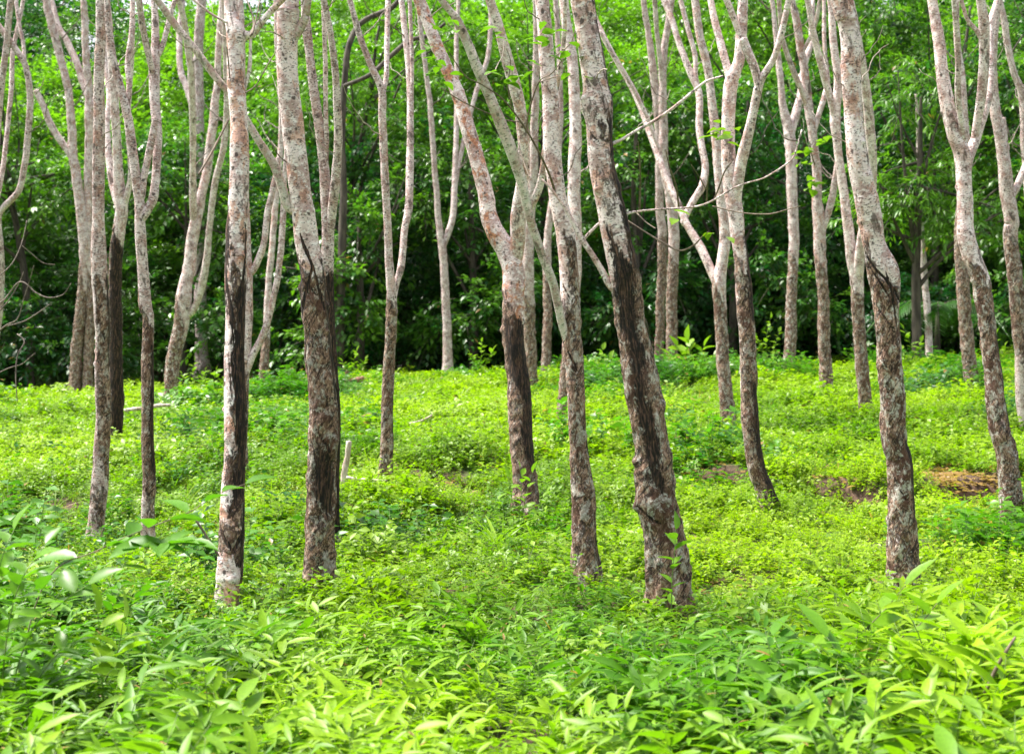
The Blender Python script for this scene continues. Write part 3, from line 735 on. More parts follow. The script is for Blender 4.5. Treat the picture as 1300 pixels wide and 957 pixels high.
def bamboo_clump(seed, n=6, h=.46, lsz=(.08, .17)):
    rng = np.random.default_rng(seed); mb = MB()
    for s in range(n):
        a = rng.uniform(0, 2 * np.pi)
        b = np.array([rng.normal(0, .08), rng.normal(0, .08), -.03])
        hh = h * rng.uniform(.45, 1.05); out = rng.uniform(.15, .6) * hh
        dv = np.array([math.cos(a), math.sin(a), 0])
        C = np.array([b + dv * out * t ** 1.8 + np.array([0, 0, hh * (t - .18 * t * t)]) for t in np.linspace(0, 1, 6)])
        simple_tube(mb, C, np.linspace(.0026, .0012, 6), 4, 1, tint=.5, dry=0)
        nl = int(rng.integers(6, 11))
        t = np.linspace(.28, 1, nl)
        pos = np.stack([np.interp(t, np.linspace(0, 1, 6), C[:, i]) for i in range(3)], -1)
        side = np.where(np.arange(nl) % 2 == 0, 1, -1)[:, None] * np.cross(dv, [0, 0, 1.])[None]
        dd = dv[None] * .7 + side * rng.uniform(.4, 1.1, (nl, 1)) + np.stack([0 * t, 0 * t, rng.uniform(-.15, .55, nl)], -1)
        place_leaves(mb, 'lance', pos, dd, rng.uniform(*lsz, nl) * rng.choice([.7, 1, 1.25]), rng.uniform(0, 1, nl), (rng.uniform(0, 1, nl) > .985) * 1.0, rng=rng, width=rng.uniform(.8, 1.3))
    return mb.build('bamboo_grass_clump', [M['bamboo'], M['green_stem']], link=False)

def grass_clump(seed, n=26, h=.26, mat='herb'):
    rng = np.random.default_rng(seed); mb = MB()
    pos = np.stack([rng.normal(0, .035, n), rng.normal(0, .035, n), np.full(n, -.02)], -1)
    dd = rdir(n, .55, .97, rng)
    place_leaves(mb, 'blade', pos, dd, h * rng.uniform(.5, 1.15, n), rng.uniform(.2, 1, n), (rng.uniform(0, 1, n) > .95) * 1.0, rng=rng, width=1.3)
    return mb.build('grass_clump', [M[mat], M['green_stem']], link=False)

def litter_clump(seed, n=14):
    rng = np.random.default_rng(seed); mb = MB()
    pos = np.stack([rng.normal(0, .1, n), rng.normal(0, .1, n), rng.uniform(.005, .02, n)], -1)
    place_leaves(mb, 'ovate', pos, rdir(n, -.1, .2, rng), rng.uniform(.04, .09, n), rng.uniform(0, 1, n), np.ones(n), rng=rng)
    return mb.build('litter_clump', [M['herb'], M['green_stem']], link=False)

def spray(seed, mat='jungle', L=1.0, n=26, lsz=(.12, .2), kind='quad', droop=.35):
    """a leafy twig along +X used for the forest"""
    rng = np.random.default_rng(seed); mb = MB()
    leaf_spray(mb, np.zeros(3), np.array([1., 0, .1]), L, n, lsz, kind, droop, rng, 0, 1, None)
    return mb.build('leaf_spray', [M[mat], M['jungle_bark']], link=False)

def leaf_spray(mb, b, d, L, n, lsz, kind, droop, rng, lm, bm, gt):
    d = d / np.linalg.norm(d)
    side = np.cross(d, [0, 0, 1.]); side /= np.linalg.norm(side) + 1e-9
    k = 5
    tt = np.linspace(0, 1, k)
    C = b + d * L * tt[:, None] + np.array([0, 0, -1.]) * droop * L * (tt ** 2)[:, None] + rng.normal(0, .02 * L, (k, 3)) * tt[:, None]
    extra = dict(tint=.5, dry=0)
    if gt is not None: extra['gt'] = 0
    simple_tube(mb, C, np.linspace(.010, .003, k) * max(L, .5), 3, bm, **extra)
    t = rng.uniform(.12, 1, n)
    pos = np.stack([np.interp(t, tt, C[:, i]) for i in range(3)], -1)
    sg = rng.choice([-1, 1], n)[:, None]
    off = side[None] * sg * rng.uniform(.0, .32, (n, 1)) * L * (1.15 - t)[:, None]
    pos = pos + off + rng.normal(0, .05 * L, (n, 3))
    dd = d[None] * .5 + side[None] * sg * rng.uniform(.2, 1.0, (n, 1)) + np.stack([0 * t, 0 * t, rng.uniform(-.9, .25, n)], -1)
    place_leaves(mb, kind, pos, dd, rng.uniform(*lsz, n), rng.uniform(0, 1, n), (rng.uniform(0, 1, n) > .996) * 1.0, rng=rng, mat=lm, gt=gt)

# ------------------------------------------------------------------ geometry-nodes scatter (stuff only)
def scatter(name, sources, pts, rots, scales, idx, gtint, label, cat):
    me = bpy.data.meshes.new(name)
    me.vertices.add(len(pts)); me.vertices.foreach_set('co', np.asarray(pts, float).ravel())
    a = me.attributes.new('rot', 'FLOAT_VECTOR', 'POINT'); a.data.foreach_set('vector', np.asarray(rots, float).ravel())
    a = me.attributes.new('scl', 'FLOAT', 'POINT'); a.data.foreach_set('value', np.asarray(scales, float))
    a = me.attributes.new('gtint', 'FLOAT', 'POINT'); a.data.foreach_set('value', np.asarray(gtint, float))
    a = me.attributes.new('pick', 'INT', 'POINT'); a.data.foreach_set('value', np.asarray(idx, np.int32))
    me.update()
    o = bpy.data.objects.new(name, me); COL.objects.link(o)
    ng = bpy.data.node_groups.new(name + '_scatter', 'GeometryNodeTree')
    ng.interface.new_socket('Geometry', in_out='INPUT', socket_type='NodeSocketGeometry')
    ng.interface.new_socket('Geometry', in_out='OUTPUT', socket_type='NodeSocketGeometry')
    N = ng.nodes; Lk = ng.links.new
    gi, go = N.new('NodeGroupInput'), N.new('NodeGroupOutput')
    jn = N.new('GeometryNodeJoinGeometry')
    def named(nm, typ):
        nd = N.new('GeometryNodeInputNamedAttribute'); nd.data_type = typ; nd.inputs['Name'].default_value = nm
        return nd.outputs[0]
    pick, rot, scl = named('pick', 'INT'), named('rot', 'FLOAT_VECTOR'), named('scl', 'FLOAT')
    for k, s in enumerate(sources):
        oi = N.new('GeometryNodeObjectInfo'); oi.inputs['Object'].default_value = s; oi.inputs['As Instance'].default_value = True
        cmp = N.new('FunctionNodeCompare'); cmp.data_type = 'INT'; cmp.operation = 'EQUAL'
        Lk(pick, cmp.inputs[2]); cmp.inputs[3].default_value = k
        ip = N.new('GeometryNodeInstanceOnPoints')
        Lk(gi.outputs[0], ip.inputs['Points']); Lk(cmp.outputs[0], ip.inputs['Selection'])
        Lk(oi.outputs['Geometry'], ip.inputs['Instance'])
        e2r = N.new('FunctionNodeEulerToRotation'); Lk(rot, e2r.inputs[0]); Lk(e2r.outputs[0], ip.inputs['Rotation'])
        Lk(scl, ip.inputs['Scale'])
        Lk(ip.outputs[0], jn.inputs[0])
    Lk(jn.outputs[0], go.inputs[0])
    md = o.modifiers.new('scatter', 'NODES'); md.node_group = ng
    for s in sources:
        for m in s.data.materials:
            if m.name not in [x.name for x in me.materials]: me.materials.append(m)
    tag(o, label, cat, kind='stuff')
    return o

def cand(n, y0, y1, k=.52, m=1.2):
    y = np.sqrt(RNG.uniform(y0 ** 2, y1 ** 2, n)); x = RNG.uniform(-1, 1, n) * (k * y1 + m)
    ok = np.abs(x) < k * y + m
    return x[ok], y[ok]

def cover(name, sources, n, y0, y1, dens, sc, lean, gt, label, cat, k=.52):
    x, y = cand(n, y0, y1, k)
    p = dens(x, y); keep = RNG.uniform(0, 1, len(x)) < p; x, y = x[keep], y[keep]
    z = ground_z(x, y)
    m = len(x)
    rots = np.stack([RNG.normal(0, lean, m), RNG.normal(0, lean, m), RNG.uniform(0, 6.28, m)], -1)
    s = sc(x, y) * RNG.uniform(.75, 1.3, m)
    return scatter(name, sources, np.stack([x, y, z], -1), rots, s, RNG.integers(0, len(sources), m), np.clip(gt(x, y) + RNG.normal(0, .13, m), 0, 1), label, cat)

patch = lambda x, y: fbm(x * .55 + 7, y * .38 + 2, 0, 61, 3)
patch2 = lambda x, y: fbm(x * 1.3 + 1, y * .8 + 9, 0, 71, 2)

herbs = [herb_clump(100 + i, lsz=(.030, .062), nst=10, hmax=.12 + .035 * i) for i in range(6)]
herbs_big = [herb_clump(120 + i, rad=.2, hmax=.2, nst=9, lsz=(.045, .075), nl=5) for i in range(4)]
shrubs = [herb_clump(140 + i, rad=.22, hmax=.34, nst=12, lsz=(.05, .085), nl=6, mat='shrub') for i in range(4)]
cover('ground_cover', herbs, 60000, 6.0, 22, lambda x, y: .60 * (1 - .9 * bare(x, y)) * (1 - .55 * sstep(.18, .42, -patch2(x * 1.2 + 4, y * 1.2))), lambda x, y: (.72 + .03 * np.maximum(y - 10, 0)) * (1 + .8 * patch2(x * 1.7, y * 1.7)), .25,
      lambda x, y: .66 + .6 * patch(x, y) + .35 * patch2(x, y), 'bright yellow-green mat of small-leaved weeds under the rubber trees', 'weeds')
cover('meadow_weeds', herbs_big, 26000, 17, 39, lambda x, y: .55 + 0 * x, lambda x, y: (1.0 + .015 * (y - 17)) * (1 + .6 * patch2(x * 1.5, y * 1.5)), .22,
      lambda x, y: .72 + .55 * patch(x, y) + .25 * patch2(x, y), 'bright yellow-green weeds on the rise beneath the farther rubber trees', 'weeds')
cover('leafy_undergrowth', shrubs, 9000, 8.5, 36, lambda x, y: sstep(.05, .45, patch(x + 11, y - 5)) * .8 * (1 - .8 * bare(x, y)), lambda x, y: .7 + .9 * sstep(.1, .5, patch(x + 11, y - 5)), .2,
      lambda x, y: .30 + .5 * patch2(x, y), 'darker green broad-leaved undergrowth growing in patches among the weeds', 'undergrowth')
def tree_feet():
    out = []
    for root, Y0, base in TREE_INFO:
        if Y0 > 36: continue
        for _ in range(9 if Y0 < 20 else 7):
            a, d = RNG.uniform(0, 6.28), RNG.uniform(.12, .42)
            out.append((base[0] + d * math.cos(a), base[1] + d * math.sin(a)))
    return np.array(out)
tf = tree_feet(); m_ = len(tf)
scatter('trunk_foot_weeds', herbs + herbs_big, np.stack([tf[:, 0], tf[:, 1], ground_z(tf[:, 0], tf[:, 1])], -1), np.stack([RNG.normal(0, .2, m_), RNG.normal(0, .2, m_), RNG.uniform(0, 6.28, m_)], -1),
        RNG.uniform(.55, 1.15, m_), RNG.integers(0, len(herbs) + 4, m_), RNG.uniform(.2, .9, m_), 'loose leafy weeds crowding round the feet of the rubber trees', 'weeds')
grasses = [grass_clump(160 + i) for i in range(4)]
cover('grass', grasses, 9000, 4.0, 34, lambda x, y: .35 + .4 * patch2(x - 5, y + 3), lambda x, y: .7 + .01 * y, .2,
      lambda x, y: .6 + .4 * patch(x, y), 'thin bright grass tufts poking up through the weeds', 'grass')
bamboos = [bamboo_clump(180 + i) for i in range(7)]
cover('bamboo_grass', bamboos, 5200, 3.4, 8.6, lambda x, y: (1 - sstep(6.4, 8.4, y + .5 * patch2(x, y))) * np.maximum(.66 + .45 * patch2(x * 2, y * 2), sstep(6.2, 5.2, y) * .9 + .1), lambda x, y: .50 + .22 * (1 - sstep(4.5, 7.5, y)) + .35 * patch(x * 2, y * 2) + .12 * sstep(.6, 1.6, -x), .25,
      lambda x, y: .44 + 1.0 * patch2(x, y), 'dense foreground growth of bamboo-like grass with lance-shaped leaves', 'undergrowth', k=.5)
litters = [litter_clump(200 + i) for i in range(3)]
cover('leaf_litter', litters, 14000, 4, 18, lambda x, y: .06 + .9 * bare(x, y), lambda x, y: .9 + 0 * x, .1,
      lambda x, y: .5 + 0 * x, 'brown dry leaves scattered over the bare soil of the bank', 'leaf litter')

# ------------------------------------------------------------------ jungle behind
sprays = [spray(300 + i) for i in range(6)] + [spray(320 + i, L=.8, n=20, lsz=(.16, .26), droop=.55) for i in range(3)]

def crown_points(c, rad, n, rng, shell=(.72, 1.05), low=-.75):
    d = rdir(n, low, 1, rng)
    rr = rng.uniform(*shell, n)
    lump = 1 + .22 * fbm(d[:, 0] * 2.2 + c[0], d[:, 1] * 2.2 + c[1], d[:, 2] * 2.2, 81, 3)
    p = np.asarray(c) + d * np.asarray(rad) * (rr * lump)[:, None]
    return p, d

pts, dirs, gts, scl = [], [], [], []
rng = np.random.default_rng(5)
def forest_lobe(c, rad, n, g, s=1.0):
    p, d = crown_points(c, rad, n, rng)
    k = p[:, 2] > ground_z(p[:, 0], p[:, 1]) + .1
    p, d = p[k], d[k]
    pts.append(p); dirs.append(d); gts.append(np.clip(g + rng.normal(0, .12, len(p)), 0, 1)); scl.append(np.full(len(p), s))
# rows of crowns climbing the hillside
for Yc in (44, 48, 53, 58, 64, 71, 79):
    w = .40 * Yc + 5
    x = -w
    while x < w:
        yc = Yc + rng.uniform(-2, 2)
        gz = float(ground_z(x, yc))
        pxx = CX + x / yc * F
        gap = min(abs(pxx - 205) / 34, abs(pxx - 388) / 26, abs(pxx - 1010) / 18) < 1
        if gap and Yc >= 71: x += 1.5; continue
        r_ = rng.uniform(1.7, 3.0) * (Yc / 50) ** .6
        h = gz + rng.uniform(2.2, 5.0) - (1.5 if gap and Yc >= 58 else 0)
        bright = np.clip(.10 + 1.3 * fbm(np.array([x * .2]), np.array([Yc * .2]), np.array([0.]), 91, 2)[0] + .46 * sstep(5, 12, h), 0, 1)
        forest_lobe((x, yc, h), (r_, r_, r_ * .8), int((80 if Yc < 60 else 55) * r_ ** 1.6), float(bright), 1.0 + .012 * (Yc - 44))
        if rng.random() < .8:
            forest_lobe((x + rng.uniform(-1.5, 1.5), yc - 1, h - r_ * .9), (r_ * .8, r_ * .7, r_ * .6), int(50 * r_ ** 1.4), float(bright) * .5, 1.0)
        x += r_ * rng.uniform(.85, 1.5)
# thicket at the foot of the slope
for i in range(60):
    x = rng.uniform(-21, 21); yc = rng.uniform(40.5, 45)
    gz = float(ground_z(x, yc)); r_ = rng.uniform(.9, 1.7)
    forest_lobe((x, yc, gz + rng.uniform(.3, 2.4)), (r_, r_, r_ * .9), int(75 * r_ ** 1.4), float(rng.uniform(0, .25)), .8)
pts = np.concatenate(pts); dirs = np.concatenate(dirs); gts = np.concatenate(gts); scl = np.concatenate(scl)
m = len(pts)
yaw = np.arctan2(dirs[:, 1], dirs[:, 0]) + rng.normal(0, .5, m)
pitch = -np.clip(dirs[:, 2], -.4, .9) * .9 + rng.normal(.1, .25, m)
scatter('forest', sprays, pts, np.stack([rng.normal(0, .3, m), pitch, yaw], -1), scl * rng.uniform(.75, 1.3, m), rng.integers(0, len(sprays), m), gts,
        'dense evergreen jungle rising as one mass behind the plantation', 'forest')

# named trees and bushes along the jungle edge
def jungle_tree(name, cat, label, px, Y, crowns, g, trunkw=.22, lsz=(.14, .24), spray_n=22, bark='jungle_bark', seed=0, trunk=True, kind='quad', sl=.8, dens=1.0, group=None):
    rng = np.random.default_rng(seed)
    x = (px - CX) / F * Y
    gz = float(ground_z(x, Y)); base = np.array([x, Y, gz])
    root = empty(name, base)
    tag(root, label, cat, group)
    cs = []
    for (dx, dy, h, rx, rz) in crowns: cs.append((np.array([dx, dy, h]), np.array([rx, rx, rz])))
    if trunk:
        mb = MB(); top = max(c[0][2] for c in cs)
        cen = np.mean([c[0] for c in cs], axis=0)
        C = catmull([[0, 0, -.3, trunkw * .6], [rng.normal(0, .1), rng.normal(0, .1), top * .35, trunkw * .48], [cen[0] * .6, cen[1] * .6, top * .7, trunkw * .35], [cen[0], cen[1], top, trunkw * .15]], .2)
        simple_tube(mb, C[:, :3], C[:, 3], 10, 0, rough=.12, tint=0, dry=0, gt=0)
        for c, rad in cs:
            for _ in range(3):
                e = c + rdir(1, -.3, .8, rng)[0] * rad * .8
                k = rng.integers(int(len(C) * .35), max(int(len(C) * .35) + 1, int(len(C) * .8)))
                a = C[k, :3]; mid = (a + e) / 2 + rng.normal(0, .1, 3) + np.array([0, 0, .1])
                B = catmull([[*a, C[k, 3] * .55], [*mid, C[k, 3] * .35], [*e, .012]], .25)
                simple_tube(mb, B[:, :3], B[:, 3], 6, 0, tint=0, dry=0, gt=0)
        mb.build('trunk', M[bark], root)
    mb = MB()
    for c, rad in cs:
        n = int(dens * 26 * (rad[0] ** 2 * rad[2]) ** .62 + 12)
        p, d = crown_points(c, rad, n, rng, (.35, 1.0), -.8)
        p = p
        for i in range(n):
            if p[i, 2] < .05: continue
            dd = d[i] + rng.normal(0, .35, 3); dd[2] = np.clip(dd[2], -.5, .8)
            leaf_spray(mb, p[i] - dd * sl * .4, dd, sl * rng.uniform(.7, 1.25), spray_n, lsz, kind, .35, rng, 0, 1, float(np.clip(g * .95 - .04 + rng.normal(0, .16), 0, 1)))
    mb.build('crown' if trunk else 'foliage', [M['jungle_own'], M['jungle_bark']], root)
    return root

JG = 'trees and bushes along the jungle edge'
jt = [
 # px, Y, crowns(dx,dy,h,rx,rz), brightness
 ('jungle_tree', 'tree', 'leafy jungle tree at the upper left corner with bright small foliage and dark shade beneath', 40, 40, [(-1.5, 0, 7, 2.3, 2.0), (1.6, -1, 5.6, 1.6, 1.4), (-2, -1, 5, 1.8, 1.6), (-2, 0, 8.8, 1.8, 1.4)], .55, {}),
 ('jungle_tree', 'tree', 'deep green jungle tree behind the fan-armed rubber tree at the left', 235, 39.5, [(0, 0, 5.6, 1.9, 1.6), (1.6, 0, 4.2, 1.5, 1.3), (-.8, .4, 6.4, 1.5, 1.3)], .30, {}),
 ('jungle_tree', 'tree', 'airy light green jungle tree with a visible dark trunk left of centre at the top', 430, 41, [(0, 0, 8.6, 2.4, 1.8), (2.2, 0, 7.4, 2.0, 1.6), (-.8, 0, 7.2, 1.4, 1.3), (3.2, .5, 10.2, 2.2, 1.6)], .68, {}),
 ('jungle_tree', 'tree', 'bushy green jungle tree behind the twin-armed slim rubber tree, hanging low', 455, 38, [(0, 0, 3.9, 1.7, 1.3), (1.3, .2, 4.8, 1.3, 1.1), (-1.2, 0, 2.8, 1.1, .9)], .38, {}),
 ('jungle_tree', 'tree', 'glossy green jungle tree directly behind the central pink-barked rubber tree', 600, 39, [(0, 0, 4.8, 1.7, 1.5), (1.2, -.3, 3.2, 1.3, 1.0), (-1.4, .4, 6.3, 1.7, 1.4)], .35, {}),
 ('jungle_tree', 'tree', 'lime-tinged jungle tree at the top centre above the darkest gap', 690, 42, [(0, 0, 9.0, 2.6, 1.9), (2.6, 0, 8.2, 2.2, 1.6), (-2.6, 0, 8.0, 2.0, 1.7)], .62, {}),
 ('jungle_tree', 'tree', 'mid green jungle tree seen behind the long left-slanting arm right of centre', 800, 39.5, [(0, 0, 5.6, 1.7, 1.4), (1.5, 0, 6.9, 1.7, 1.3), (-1.0, .2, 4.2, 1.3, 1.0)], .42, {}),
 ('jungle_tree', 'tree', 'broad dark jungle tree behind the row of rubber trees right of centre', 930, 40, [(0, 0, 5.2, 2.0, 1.6), (2.0, 0, 4.0, 1.6, 1.3), (-1.6, .5, 7.2, 2.0, 1.6), (1.5, .3, 7.6, 1.8, 1.4)], .25, {}),
 ('jungle_tree', 'tree', 'tall fresh green jungle tree towering at the top right of centre', 1010, 43, [(0, 0, 9.6, 2.4, 1.8), (2.4, 0, 9.0, 2.2, 1.6), (-2.2, 0, 10.4, 2.2, 1.6)], .60, {}),
 ('jungle_tree', 'tree', 'jungle tree with drooping light green leaf layers right of the swollen rubber tree', 1165, 34.4, [(.1, -.2, 6.6, 1.4, 1.15), (0, 0, 4.6, 1.5, 1.0), (1.0, -.3, 3.7, 1.3, .8), (-1.0, -.2, 4.0, 1.2, .8)], .55, dict(lsz=(.16, .26), kind='lance')),
 ('jungle_tree', 'tree', 'dark glossy jungle tree in the upper right behind the forked rubber tree', 1190, 41, [(0, 0, 8.2, 2.4, 2.0), (2.4, 0, 6.8, 2.0, 1.6), (-1.8, 0, 10.2, 2.2, 1.7), (3.2, 0, 9.8, 2.2, 1.7)], .32, {}),
 ('jungle_tree', 'tree', 'leafy jungle tree at the far right edge behind the cut-off rubber tree', 1310, 38.5, [(0, 0, 5.0, 1.7, 1.4), (-1.2, -.2, 3.4, 1.2, 1.0), (.6, .3, 7.6, 1.9, 1.6)], .40, {}),
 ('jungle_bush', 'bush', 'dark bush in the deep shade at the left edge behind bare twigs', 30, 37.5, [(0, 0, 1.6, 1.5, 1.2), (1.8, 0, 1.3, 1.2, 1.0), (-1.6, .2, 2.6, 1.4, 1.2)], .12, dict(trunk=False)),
 ('jungle_bush', 'bush', 'green bush between the fan-armed rubber tree and the white-barked one', 275, 37.5, [(0, 0, 2.1, 1.1, 1.1), (.9, .2, 1.2, .9, .8)], .30, dict(trunk=False)),
 ('jungle_bush', 'bush', 'bush of bright hanging leaves right of the stout knotty rubber tree', 425, 36.5, [(0, 0, 2.9, .9, .6), (.7, 0, 1.9, .9, .7), (-.4, 0, 1.1, .8, .6)], .48, dict(trunk=False)),
 ('jungle_bush', 'bush', 'low dark-leaved bush beside the very thin Y-forked rubber tree', 610, 37, [(0, 0, 1.8, 1.1, .9), (-1.0, .2, 1.3, .9, .8), (1.0, .1, 2.5, .9, .8)], .30, dict(trunk=False)),
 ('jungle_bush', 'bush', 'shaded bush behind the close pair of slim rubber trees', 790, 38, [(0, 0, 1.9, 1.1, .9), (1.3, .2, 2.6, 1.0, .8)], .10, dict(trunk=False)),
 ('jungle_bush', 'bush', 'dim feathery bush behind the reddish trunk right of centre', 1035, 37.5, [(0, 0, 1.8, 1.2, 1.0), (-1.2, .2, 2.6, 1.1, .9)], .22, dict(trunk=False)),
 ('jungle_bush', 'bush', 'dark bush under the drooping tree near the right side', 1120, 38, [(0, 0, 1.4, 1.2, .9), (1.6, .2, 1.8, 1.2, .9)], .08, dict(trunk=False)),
 ('jungle_bush', 'bush', 'low spreading bush at the right end of the jungle edge', 1270, 37, [(0, 0, 1.3, 1.1, .8), (.8, 0, 2.0, .9, .8)], .25, dict(trunk=False)),
]
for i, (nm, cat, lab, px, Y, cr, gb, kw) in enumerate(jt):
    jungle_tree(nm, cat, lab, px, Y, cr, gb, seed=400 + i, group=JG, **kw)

# dark crooked limb seen through the foliage at the top
def limb_tree(label, px, stems, Y, mat, seed):
    x = (px - CX) / F * Y; base = np.array([x, Y, float(ground_z(x, Y))])
    root = empty('jungle_tree', base); tag(root, label, 'tree')
    for i, s in enumerate(stems):
        W = np.array([[*P(a, b, Y + .15 * k) - base, w * Y / F / 2] for k, (a, b, w) in enumerate(s)])
        Q = catmull(W, .15); mb = MB(); simple_tube(mb, Q[:, :3], Q[:, 3], 12, 0, rough=.1)
        mb.build('trunk' if i == 0 else 'branch', M[mat], root)
limb_tree('dark crooked jungle tree bending right like a hook behind the slim twin-armed rubber tree', 437,
          [[(430, 478, 14), (432, 380, 12), (436, 250, 10), (434, 170, 9), (440, 75, 8), (448, 45, 8), (460, 28, 7), (480, 18, 7), (500, 8, 7), (520, -20, 6)],
           [(436, 110, 5), (470, 95, 6), (500, 68, 6), (520, 52, 6), (545, 45, 5), (565, 30, 4)]], 36.5, 'jungle_bark', 1)
def palm(label, px, Y, n, L, seed):
    rng = np.random.default_rng(seed)
    x = (px - CX) / F * Y; base = np.array([x, Y, float(ground_z(x, Y))])
    root = empty('palm', base); tag(root, label, 'palm')
    mb = MB()
    simple_tube(mb, [[0, 0, -.2], [0, 0, .9], [0, 0, 1.6]], [.09, .07, .05], 10, 0); mb.build('trunk', M['jungle_bark'], root)
    for i in range(n):
        a = i / n * 6.28 + rng.uniform(-.2, .2); d = np.array([math.cos(a), math.sin(a), 0])
        tt = np.linspace(0, 1, 12); l = L * rng.uniform(.8, 1.1)
        C = np.array([0, 0, 1.5]) + d * l * tt[:, None] + np.array([0, 0, 1.]) * (l * (.75 * tt - 1.15 * tt ** 2))[:, None]
        mb = MB(); simple_tube(mb, C, np.linspace(.012, .004, 12), 4, 1, tint=.3, dry=0, gt=.2)
        t = np.repeat(np.linspace(.15, 1, 26), 2); sg = np.tile([-1, 1], 26)[:, None]
        pos = np.stack([np.interp(t, tt, C[:, k]) for k in range(3)], -1)
        s = np.cross(d, [0, 0, 1.])
        dd = s[None] * sg + d[None] * .7 + np.array([0, 0, -.45])[None]
        place_leaves(mb, 'lance', pos, dd, .42 * np.sin(np.clip(t * 2.6 + .3, 0, 3.1)) + .08, rng.uniform(0, .7, 52), rng=rng, gt=np.full(52, .15), width=.5)
        mb.build('frond', [M['jungle_own'], M['jungle_bark']], root)
palm('small palm with arching feathery fronds in the shade on the right', 1190, 36.0, 11, 1.7, 3)

# ------------------------------------------------------------------ individual small plants
NEARY = TREES[18]['_Y']
def own_plant(name, label, cat, px, py, Y, stems, leaf, lsz, g=.4, kind='ovate', nleaf=8, seed=0, stemmat='green_stem', width=1.0, group=None, r=.003, start=.25):
    """stems: polylines in photo px; leaves alternate along them"""
    rng = np.random.default_rng(seed)
    base = P(px, py, Y); base[2] = float(ground_z(base[0], base[1]))
    root = empty(name, base); tag(root, label, cat, group)
    ms, ml = MB(), MB()
    for s in stems:
        W = np.array([[*(P(a, b, Y + dy) - base), r] for (a, b, dy) in s])
        if s[0][0] == px and s[0][1] == py: W[0, :3] = [0, 0, -.02]
        W[:, 3] = np.linspace(r, r * .4, len(W))
        Q = catmull(W, .03)
        simple_tube(ms, Q[:, :3], Q[:, 3], 6, 0)
        t = np.linspace(start, 1, nleaf); k = (t * (len(Q) - 1)).astype(int)
        pos = Q[k, :3]; T = np.gradient(Q[:, :3], axis=0)[k]; T /= np.linalg.norm(T, axis=1)[:, None] + 1e-9
        a = np.arange(nleaf) * 2.4 + rng.uniform(0, 6)
        side = np.stack([np.cos(a), np.sin(a) * .8, 0 * a], -1)
        dd = side + T * .5 + np.stack([0 * t, 0 * t, rng.uniform(-.15, .35, nleaf)], -1)
        dd[-1] = T[-1]
        place_leaves(ml, kind, pos, dd, rng.uniform(*lsz, nleaf), rng.uniform(0, 1, nleaf), rng=rng, gt=g, width=width)
    ms.build('stem', M[stemmat], root); ml.build('leaves', M['leaf_own'], root)
    return root
own_plant('seedling', 'upright seedling with toothed oval leaves growing against the foot of the nearest trunk', 'plant', 852, 782, NEARY - .3,
          [[(852, 782, 0), (853, 740, 0), (856, 705, 0), (858, 672, .02)]], 0, (.07, .115), g=.35, nleaf=13, seed=1, width=.95)
own_plant('leafy_branch', 'long leafy shoot arching up from the lower left corner, big pointed leaves', 'plant', 8, 800, 5.4,
          [[(8, 800, 0), (56, 742, 0), (125, 698, .1), (188, 670, .15), (238, 651, .2), (275, 628, .25), (312, 614, .3)],
           [(150, 688, .1), (200, 690, .05), (235, 690, 0)]], 0, (.12, .19), g=.08, nleaf=15, seed=2, stemmat='twig', width=.85, start=.12)
own_plant('leafy_shrub', 'bushy broad-leaved shrub of arching stems filling the near left corner', 'shrub', -5, 868, 5.1,
          [[(-5, 868, 0), (10, 800, 0), (28, 735, 0), (58, 690, .1)], [(-5, 868, 0), (35, 810, -.05), (78, 765, -.1), (112, 742, -.1)], [(-5, 868, 0), (-8, 780, .1), (2, 710, .1), (18, 672, .15)], [(-5, 868, 0), (60, 845, -.1), (95, 815, -.15)]], 0, (.08, .14), g=.22, nleaf=16, seed=31, width=.9)
own_plant('broad_leaf_weed', 'yellowish weed with wide upright leaves near the bottom left', 'plant', 133, 870, 5.2,
          [[(133, 870, 0), (128, 820, 0), (124, 778, 0)], [(133, 866, 0), (150, 825, 0), (156, 790, 0)]], 0, (.10, .15), g=.85, nleaf=7, seed=3, width=.8)
own_plant('bamboo_shoot', 'bamboo shoot with broad upturned lance leaves in the foreground under the swollen tree', 'plant', 1108, 855, 5.6,
          [[(1108, 855, 0), (1135, 822, 0), (1167, 793, 0), (1190, 765, 0)], [(1060, 835, .1), (1095, 802, .1), (1123, 774, .1), (1150, 742, .1)]], 0, (.13, .19), g=.45, kind='lance', nleaf=9, seed=4, stemmat='twig', width=1.7)
own_plant('shrub', 'small leafy shrub growing round the foot of the pink-barked centre tree', 'shrub', 655, 668, 11.0,
          [[(655, 668, 0), (650, 635, 0), (645, 605, 0)], [(655, 668, 0), (668, 630, 0), (676, 600, 0)], [(655, 668, 0), (640, 650, 0), (628, 628, 0)], [(655, 668, 0), (680, 648, 0), (694, 625, 0)], [(655, 668, 0), (662, 620, -.1), (660, 594, -.1)]], 0, (.07, .12), g=.55, nleaf=9, seed=5, width=.9)
own_plant('shrub', 'bright rounded shrub with large leaves at the forest edge beside the close pair of trees', 'shrub', 878, 470, 30,
          [[(878, 470, 0), (868, 455, 0), (860, 440, 0)], [(878, 470, 0), (876, 450, 0), (874, 432, 0)], [(878, 470, 0), (888, 455, 0), (894, 440, 0)], [(878, 470, 0), (895, 462, 0), (906, 452, 0)], [(878, 470, 0), (862, 462, 0), (852, 452, 0)]], 0, (.22, .34), g=.75, nleaf=10, seed=6, width=1.2, r=.008)
